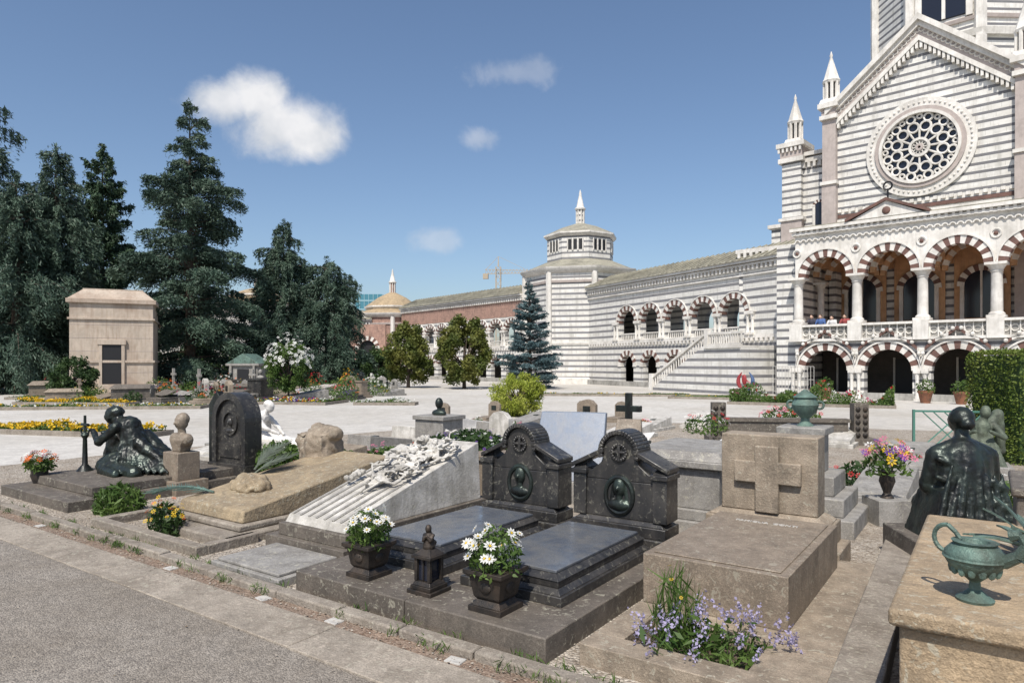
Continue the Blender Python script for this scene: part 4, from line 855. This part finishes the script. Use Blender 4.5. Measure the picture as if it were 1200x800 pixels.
e=empty('bust_on_pedestal',W(-7.3,1.95),-35); mb=MB(); mb.box(-.3,.3,-.25,.25,-.02,.2); mb.box(-.2,.2,-.17,.17,.2,.6); mb.obj('pedestal',['brown_granite'],parent=e,bevel=.01)
mb=MB(); mb.sph((0,0,1.03),.085,.1,.12); mb.cap((0,0,.95),(0,.01,.85),.055,.06); mb.cap((-.15,0,.78),(.15,0,.78),.09,.09); mb.frus(0,0,.6,.78,.1,.08,.17,.1); mb.sph((0,-.1,1.02),.015,.025,.03); mb.sph((0,.02,1.07),.095,.1,.1); sculpt('bust',mb,'brown_granite',(0,0,0),0,.013,e,.015,.06,1)
mb=MB(); mb.poly([(-.22,0),(.22,0),(.22,1.1),(0,1.33),(-.22,1.1)],0,.12); mb.box(-.04,.04,-.03,0,.6,1.1); mb.box(-.13,.13,-.03,0,.88,.96); mb.obj('pointed_dark_stele',['bronze'],W(-8.2,3.05,.1),-35,bevel=.01)
e=empty('white_marble_mourning_woman',(-4.9,13.0,0),-20); mb=MB(); mb.box(-.9,1.9,-.55,.55,-.02,.16); mb.box(-.7,1.75,-.42,.42,.16,.28); mb.hexa([(-.3,-.35,.28),(1.6,-.35,.28),(1.6,.35,.28),(-.3,.35,.28),(-.3,-.35,.5),(1.6,-.35,.36),(1.6,.35,.36),(-.3,.35,.5)],0); mb.obj('marble_base',['marble'],parent=e,bevel=.01)
mb=MB(); mb.cap((-.35,0,.5),(.0,0,.75),.2,.15); mb.cap((0,0,.75),(.2,0,.88),.14,.12); mb.cap((.2,0,.9),(.3,0,1.0),.07,.05); mb.sph((.36,0,1.07),.085,.08,.11); mb.sph((.32,0,1.12),.09,.085,.08)
mb.cap((.2,-.16,.86),(.42,-.2,.68),.06,.045); mb.cap((.42,-.2,.68),(.62,-.08,.58),.045,.03); mb.cap((.2,.16,.86),(.4,.2,.66),.06,.045); mb.cap((.4,.2,.66),(.62,.06,.56),.045,.03)
mb.cap((-.35,0,.45),(.05,-.12,.42),.17,.1); mb.cap((-.35,0,.42),(-.65,.1,.32),.16,.06); mb.cap((.0,.1,.5),(.9,.1,.42),.12,.06); mb.cap((.3,-.1,.48),(1.4,-.1,.38),.08,.05)
for k in range(7): mb.cap((-.3+.05*k,-.15,.65),(-.5+.12*k,-.3,.3),.03,.03,n=6)
sculpt('kneeling_woman',mb,'marble_clean',(0,0,0),0,.016,e,.03,.07,1)

for (u,v,w,h,fl) in ((-4.4,4.6,.5,.45,1),(-3.6,4.3,.5,.5,1),(-3.0,3.9,.28,.62,0),(-4.9,5.9,.6,.4,1),(-2.9,5.4,.5,.5,1)):
    e=empty('stone_planter',W(u,v),-35); mb=MB(); mb.box(-w-.08,w+.08,-.4,.4,-.02,.14); mb.box(-w,w,-.3,.3,.14,h); mb.box(-w-.04,w+.04,-.34,.34,h,h+.07); mb.obj('trough',['brown_granite'],parent=e,bevel=.012)
    if fl: flowers('juniper',(0,0,h+.05),w,.3,.3,1100,24,'leaf_dark',['f_purple','f_white'],.1,.03,0,False,e)
mb=MB(); mb.box(-.6,.6,-.1,1.0,-.02,.3,1); mb.hexa([(-.5,-.05,.3),(.5,-.05,.3),(.5,.15,.3),(-.5,.15,.3),(-.47,.42,1.2),(.47,.42,1.2),(.47,.52,1.2),(-.47,.52,1.2)],0)
mb.hexa([(.55,0,.3),(1.05,0,.3),(1.05,.2,.3),(.55,.2,.3),(.62,.45,1.12),(.95,.45,1.12),(.95,.52,1.12),(.62,.52,1.12)],2)
mb.obj('tilted_slab_monument',['blue_slab','grey_granite','brown_granite'],W(-2.3,4.55),-20,bevel=.01)
mb=MB(); mb.box(-.75,.6,0,1.6,-.02,.14); mb.box(-.68,.53,.06,1.55,.14,.26); mb.box(-.6,.45,.12,1.48,.26,.72); mb.box(-.68,.53,.05,1.55,.72,.8); mb.frus(-.075,.8,.8,.9,.58,.73,.5,.64); mb.obj('grey_stone_sarcophagus',['grey_granite'],W(-.45,3.85),-35,bevel=.012)
e=empty('cross_relief_headstone',W(.68,3.45),-35); mb=MB(); mb.box(-.66,.66,-.3,.32,-.02,.2); mb.box(-.58,.58,-.22,.28,.2,.4); mb.frus(0,.03,.4,.46,.56,.22,.46,.17)
mb.box(-.45,.45,-.12,.2,.46,1.2); mb.box(-.11,.11,-.18,-.12,.46,1.1); mb.box(-.31,.31,-.177,-.118,.74,.95)
mb.obj('stone',['taupe'],parent=e,bevel=.012)
mb=MB()
x0,x1,y0,y1=-.58,.8,.28,3.2
mb.box(x0,x1,y0,.5,-.02,.14); mb.box(x0,-.38,.503,.977,-.02,.138); mb.box(.4,x1,.503,.977,-.02,.138); mb.box(x0,x1,.98,y1,-.02,.14); mb.box(-.38,.4,.5,.98,-.02,.06,1)
mb.box(-.56,.46,1.2,2.95,.14,.5,2); mb.box(-.5,.4,1.26,2.89,.5,.512,2)
mb.obj('raised_box_grave',['taupe','soil','brown_granite'],W(.9,0),-35,bevel=.01)
def lettering(txt,loc,rot,size,mat='bronze',tilt=0):
    cu=bpy.data.curves.new('inscription','FONT'); cu.body=txt; cu.size=size; cu.extrude=.003; cu.align_x='CENTER'
    o=bpy.data.objects.new('inscription',cu); scene.collection.objects.link(o); o.location=loc; o.rotation_euler=(R(tilt),0,R(rot)); o.data.materials.append(M[mat]); return o
lettering('FAMIGLIA  CONTI',W(.85,2.6,.515),-35,.065,'plate')
flowers('lavender_plant',W(1.02,.72,.05),.34,.2,.17,420,0,'leaf',['f_lav'],.1,.012,lw=.16)
flowers('lavender_plant',W(1.02,.72,.05),.46,.26,.27,60,50,'leaf',['f_lav'],.1,.024,0,True,None,0,True)
flowers('grass_tuft',W(.75,.82,.05),.16,.12,.5,240,4,'leaf',['f_yel'],.26,.02,lw=.05,up=1.4)
mb=MB(); mb.box(-.13,.13,.3,2.3,-.02,.16); mb.box(-.13,.13,2.32,4.4,-.02,.15); mb.obj('long_grave_kerb',['kerb'],W(1.85,.2),-33,bevel=.012)
mb=MB(); mb.box(0,1.7,.05,2.3,-.02,.72,0); mb.box(-.04,1.74,.0,2.34,.72,.8,0); mb.box(-.08,1.8,-.06,2.4,-.02,.12,0); mb.obj('weathered_tomb_block',['tan_stone'],W(2.1,.0),-35,bevel=.02)
e=empty('verdigris_bronze_urn',W(2.38,.34,.8),-35); mb=MB()
mb.lathe(0,0,[(.075,0),(.078,.012),(.05,.03),(.025,.055),(.022,.09),(.05,.115),(.1,.15),(.125,.195),(.122,.225),(.1,.25),(.085,.262),(.095,.275),(.06,.275),(.05,.25)],20)
mb.tube([(.11,0,.2),(.17,0,.24),(.2,0,.3),(.18,0,.34),(.14,0,.33)],[.03,.025,.018,.02,.028],0,8)
h=[(-.115+ -.06*math.sin(t),0,.2+.065*(1-math.cos(t))) for t in np.linspace(0,math.pi,9)]
mb.tube(h,.011,0,6); mb.tube([(-.115,0,.33),(-.08,0,.3),(-.06,0,.27)],.011,0,6)
mb.torus((0,0,.2),.123,.008,'z',24,5)
for k in range(14):
    a=6.283*k/14; mb.sph((.09*math.cos(a),.09*math.sin(a),.15),.018,.018,.03,nu=6,nv=4)
mb.obj('urn',['verdigris'],parent=e,rot=-20,allsmooth=True)
e=empty('bronze_agave_plant',(2.92,3.75,.8),10); mb=MB()
for k in range(24):
    a=6.283*k/24+random.uniform(-.15,.15); L=random.uniform(.3,.46); el=random.uniform(.25,1.2)
    prev=None
    for j in range(7):
        t=j/6; r=L*math.cos(el)*t; z=L*math.sin(el)*t-.25*L*t*t; w_=.035*math.sin(math.pi*min(1,.25+.75*t))*(1 if t<1 else 0)+.002
        p=Vector((r*math.cos(a),r*math.sin(a),.05+z)); s_=Vector((-math.sin(a),math.cos(a),0))*w_
        if prev: mb.hexa([prev[0]-prev[1],prev[0]+prev[1],prev[0]+prev[1]+Vector((0,0,.01)),prev[0]-prev[1]+Vector((0,0,.01)),p-s_,p+s_,p+s_+Vector((0,0,.01)),p-s_+Vector((0,0,.01))],0)
        prev=(p,s_)
mb.lathe(0,0,[(.12,0),(.1,.06)],10); mb.obj('agave_leaves',['verdigris'],parent=e)
mb=MB(); mb.box(0,1.0,0,.9,.0,1.0); mb.box(-.03,1.03,-.03,.93,1.0,1.06); mb.obj('brown_stone_block',['dark_plinth'],(3.4,4.6,0),-35,bevel=.015)
# seated draped bronze figure seen from behind
e=empty('seated_bronze_figure',(4.15,6.3,0),-8); mb=MB(); mb.box(-.5,.5,-.5,.5,-.02,.3); mb.obj('base',['dark_plinth'],parent=e,bevel=.012)
mb=MB(); mb.sph((.02,.09,1.36),.09,.11,.12); mb.sph((.02,.04,1.39),.108,.12,.105); mb.sph((.02,-.07,1.34),.06,.05,.05); mb.cap((.02,.04,1.28),(0,.01,1.14),.062,.075)
mb.cap((0,.0,1.15),(-.19,.0,1.06),.085,.09); mb.cap((0,.0,1.15),(.19,.0,1.06),.085,.09); mb.cap((0,0,1.02),(0,-.02,.6),.2,.25)
for g in (-1,1):
    mb.cap((g*.1,-.02,1.02),(g*.12,-.03,.78),.14,.13)
    mb.cap((g*.22,0,1.05),(g*.28,.04,.76),.085,.075); mb.cap((g*.28,.04,.76),(g*.15,.28,.68),.07,.045); mb.cap((g*.12,.05,.52),(g*.15,.45,.52),.14,.1); mb.cap((g*.15,.45,.52),(g*.14,.47,.3),.1,.07)
mb.frus(0,0,.28,.75,.38,.32,.27,.22)
for k in range(8):
    x=-.24+.068*k; mb.cap((x*.85+.03,-.2,.98-.12*abs(math.sin(k*1.7))),(x*1.4-.03,-.31,.32),.016,.042,n=6)
mb.cap((-.24,-.1,1.02),(.26,-.22,.78),.03,.035,n=6); mb.cap((-.26,-.12,.86),(.22,-.25,.62),.025,.035,n=6)
sculpt('figure',mb,'bronze',(0,0,0),0,.0135,e,.016,.07,1)
e=empty('bouquet_in_vase',(4.45,8.1,0)); mb=MB(); mb.box(-.2,.2,-.2,.2,-.02,.3); mb.lathe(0,0,[(.08,.3),(.04,.36),(.09,.5),(.07,.6),(.1,.62)],14,1); mb.obj('vase',['grey_granite','iron'],parent=e,bevel=.006)
flowers('bouquet',(0,0,.58),.27,.25,.36,260,60,'leaf',['f_pink','f_yel','f_white','f_purple'],.09,.055,0,True,e)
e=empty('stepped_pedestal_with_urn',(3.5,8.15,0),-35); mb=MB(); mb.box(-.62,.62,-.62,.62,-.02,.2); mb.box(-.5,.5,-.5,.5,.2,.4); mb.box(-.38,.38,-.38,.38,.4,.62); mb.box(-.22,.22,-.22,.22,.62,1.06); mb.box(-.27,.27,-.27,.27,1.06,1.15)
mb.obj('pedestal',['grey_granite'],parent=e,bevel=.014); mb=MB(); mb.lathe(0,0,[(.1,1.15),(.05,1.2),(.05,1.24),(.13,1.32),(.155,1.4),(.12,1.47),(.14,1.49),(.07,1.54),(.02,1.58)],18)
for g in (-1,1): mb.torus((g*.16,0,1.4),.045,.014,'y',12,6)
mb.obj('urn',['verdigris'],parent=e)
e=empty('dark_exedra_tomb',(4.9,16.4,0),-8); mb=MB(); mb.box(-.2,3.6,-.3,.6,-.02,.14); mb.box(.25,3.0,0,.25,.14,.5); mb.box(.24,3.05,-.04,.3,.5,.58)
for x in (0,3.2):
    mb.box(x-.1,x+.22,-.1,.2,.14,.95,0)
    for k in range(5):
        for j in (0,1): mb.sph((x-.02+j*.16,-.11,.22+k*.15),.06,.03,.06,nu=6,nv=4,mi=1)
mb.obj('walls',['dark_plinth','iron'],parent=e,bevel=.008)
mb=MB(); n=9
for k in range(n+6):
    x=-.7+k*.2
    for dx in (1,-1):
        p0=[x,.15];p1=[x+dx*.75,.9]
        if 0<=p0[0]<=1.6 and 0<=p1[0]<=1.6: mb.cyl((p0[0],0,p0[1]),(p1[0],0,p1[1]),.016,.016,4)
mb.box(-.04,0,-.03,.03,0,.95);mb.box(1.6,1.64,-.03,.03,0,.95);mb.box(0,1.6,-.02,.02,.9,.94);mb.box(0,1.6,-.02,.02,.12,.16)
mb.obj('green_lattice_fence',['green_metal'],(8.2,13.9,0),-12)
e=empty('verdigris_angel_statue',(7.7,11.2,0),-30); mb=MB(); mb.box(-.4,.4,-.4,.4,-.02,.25); mb.obj('base',['grey_granite'],parent=e,bevel=.01)
mb=MB(); mb.cap((0,0,.5),(0,-.05,.85),.17,.13); mb.sph((.05,-.08,1.1),.08,.09,.11); mb.cap((0,-.05,.9),(.04,-.07,1.03),.09,.05); mb.frus(0,0,.24,.6,.33,.3,.2,.18)
for g in (-1,1):
    mb.cap((g*.16,0,.9),(g*.3,-.15,.7),.055,.045); mb.cap((g*.3,-.15,.7),(g*.1,-.3,.8),.045,.03); mb.cap((g*.1,.12,.85),(g*.24,.22,1.05),.09,.06); mb.cap((g*.24,.22,1.05),(g*.3,.26,.45),.09,.06)
for k in range(7):
    x=-.2+.066*k; mb.cap((x*.6,-.12,.75),(x*1.3,-.27,.28),.025,.035,n=6)
sculpt('angel',mb,'dull_verdigris',(0,0,0),0,.015,e,.02,.08,1)
random.seed(3)
for (u,v,rx,h,l,fc) in ((-3.6,6.4,.5,.4,'leaf','f_white'),(-1.0,7.4,.4,.5,'leaf','f_pink'),(.9,8.3,.5,.4,'leaf_dark','f_red'),(2.6,7.6,.4,.35,'leaf','f_white'),(3.3,6.2,.3,.4,'leaf_dark','f_yel'),(-7.8,4.6,.5,.4,'leaf','f_yel'),(-9.5,2.5,.5,.5,'leaf_dark','f_white'),(2.6,4.6,.25,.3,'leaf','f_pink'),(-6.2,4.0,.5,.5,'leaf','f_white'),(-5.2,4.6,.4,.35,'leaf_dark','f_white'),(-4.5,7.6,.5,.4,'leaf','f_white'),(-2.2,8.6,.4,.4,'leaf_yel','f_white'),(-6.8,5.6,.5,.35,'leaf','f_pink')):
    x,y,z=W(u,v); flowers('low_shrub',(x,y,0),rx,rx*.8,h,int(1500*rx),18,l,[fc],.1,.045,0,False)
for (x,y) in ((-.8,22.4),(2.2,22.8),(3.4,22.2),(-2.4,21.4)):
    tomb('stele',x,y,-30,'brown_granite',.6); 
flowers('red_flower_bush',(4.4,15.5,.3),.5,.4,.45,500,30,'leaf',['f_red','f_white'],.09,.06,0,False)
flowers('red_flower_bush',(8.6,21,0),.9,.5,.6,900,40,'leaf',['f_red','f_pink'],.12,.07,0,False)

# ------------------------------------------------------------------ light, sky
S=Vector((-.3,-.95,0)).normalized()*math.cos(R(54)); S.z=math.sin(R(54))
sd=bpy.data.lights.new('sun','SUN'); sd.energy=5.0; sd.angle=R(.5); sd.color=(1,.94,.85)
so=bpy.data.objects.new('sun',sd); scene.collection.objects.link(so); so.rotation_euler=(-S).to_track_quat('-Z','Y').to_euler(); so.location=(0,0,50)
w=bpy.data.worlds.new('World'); scene.world=w; w.use_nodes=True; t=w.node_tree; bg=t.nodes['Background']
sky=N(t,'ShaderNodeTexSky',sky_type='NISHITA'); sky.sun_disc=False; sky.sun_elevation=R(54); sky.sun_rotation=math.atan2(S.x,S.y); sky.altitude=100; sky.air_density=1.0; sky.dust_density=1.7; sky.ozone_density=3.2
t.links.new(sky.outputs[0],bg.inputs[0]); bg.inputs[1].default_value=.135
tc=N(t,'ShaderNodeTexCoord').outputs['Generated']
nz=noise(t,tc,15,5,.6,.2)
tot=None
for (x,y,z,rad,fl,k,am) in ((-.331,1,.352,.085,1.7,1,1.3),(-.415,1,.384,.06,1.7,.95,1.3),(-.375,1,.385,.07,1.7,1,1.3),(-.30,1,.335,.06,1.5,1,1.3),(.0,1,.425,.06,2.8,.25,2.4),(-.05,1,.328,.035,1.7,.35,2.0),(-.11,1,.178,.04,1.8,.35,2.0)):
    d=Vector((x,y,z)).normalized(); sb=N(t,'ShaderNodeVectorMath',operation='SUBTRACT'); t.links.new(tc,sb.inputs[0]); sb.inputs[1].default_value=d
    ml=N(t,'ShaderNodeVectorMath',operation='MULTIPLY'); t.links.new(sb.outputs[0],ml.inputs[0]); ml.inputs[1].default_value=(1,1,fl)
    ln=N(t,'ShaderNodeVectorMath',operation='LENGTH'); t.links.new(ml.outputs[0],ln.inputs[0])
    v=mathn(t,'ADD',mathn(t,'SUBTRACT',1.0,mathn(t,'DIVIDE',ln.outputs['Value'],rad)),mathn(t,'MULTIPLY',mathn(t,'SUBTRACT',nz,.5),am))
    mk=mapr(t,v,-.03,.7,0,k,True)
    tot=mk if tot is None else mathn(t,'MAXIMUM',tot,mk)
bg2=N(t,'ShaderNodeBackground'); t.links.new(mix(t,mapr(t,noise(t,tc,20,3,.6),.35,.65),(.76,.79,.84),(.98,.98,1.0)),bg2.inputs[0]); bg2.inputs[1].default_value=.9
mx=N(t,'ShaderNodeMixShader'); t.links.new(tot,mx.inputs[0]); t.links.new(bg.outputs[0],mx.inputs[1]); t.links.new(bg2.outputs[0],mx.inputs[2]); t.links.new(mx.outputs[0],t.nodes['World Output'].inputs[0])
scene.view_settings.view_transform='Standard'; scene.view_settings.look='None'; scene.view_settings.exposure=0
cd=bpy.data.cameras.new('camera'); cd.lens=24; cd.sensor_width=36; cd.shift_y=.0208; cd.clip_end=3000; cd.clip_start=.05
co=bpy.data.objects.new('camera',cd); scene.collection.objects.link(co); co.location=(0,0,1.9); co.rotation_euler=(R(90),0,0); scene.camera=co
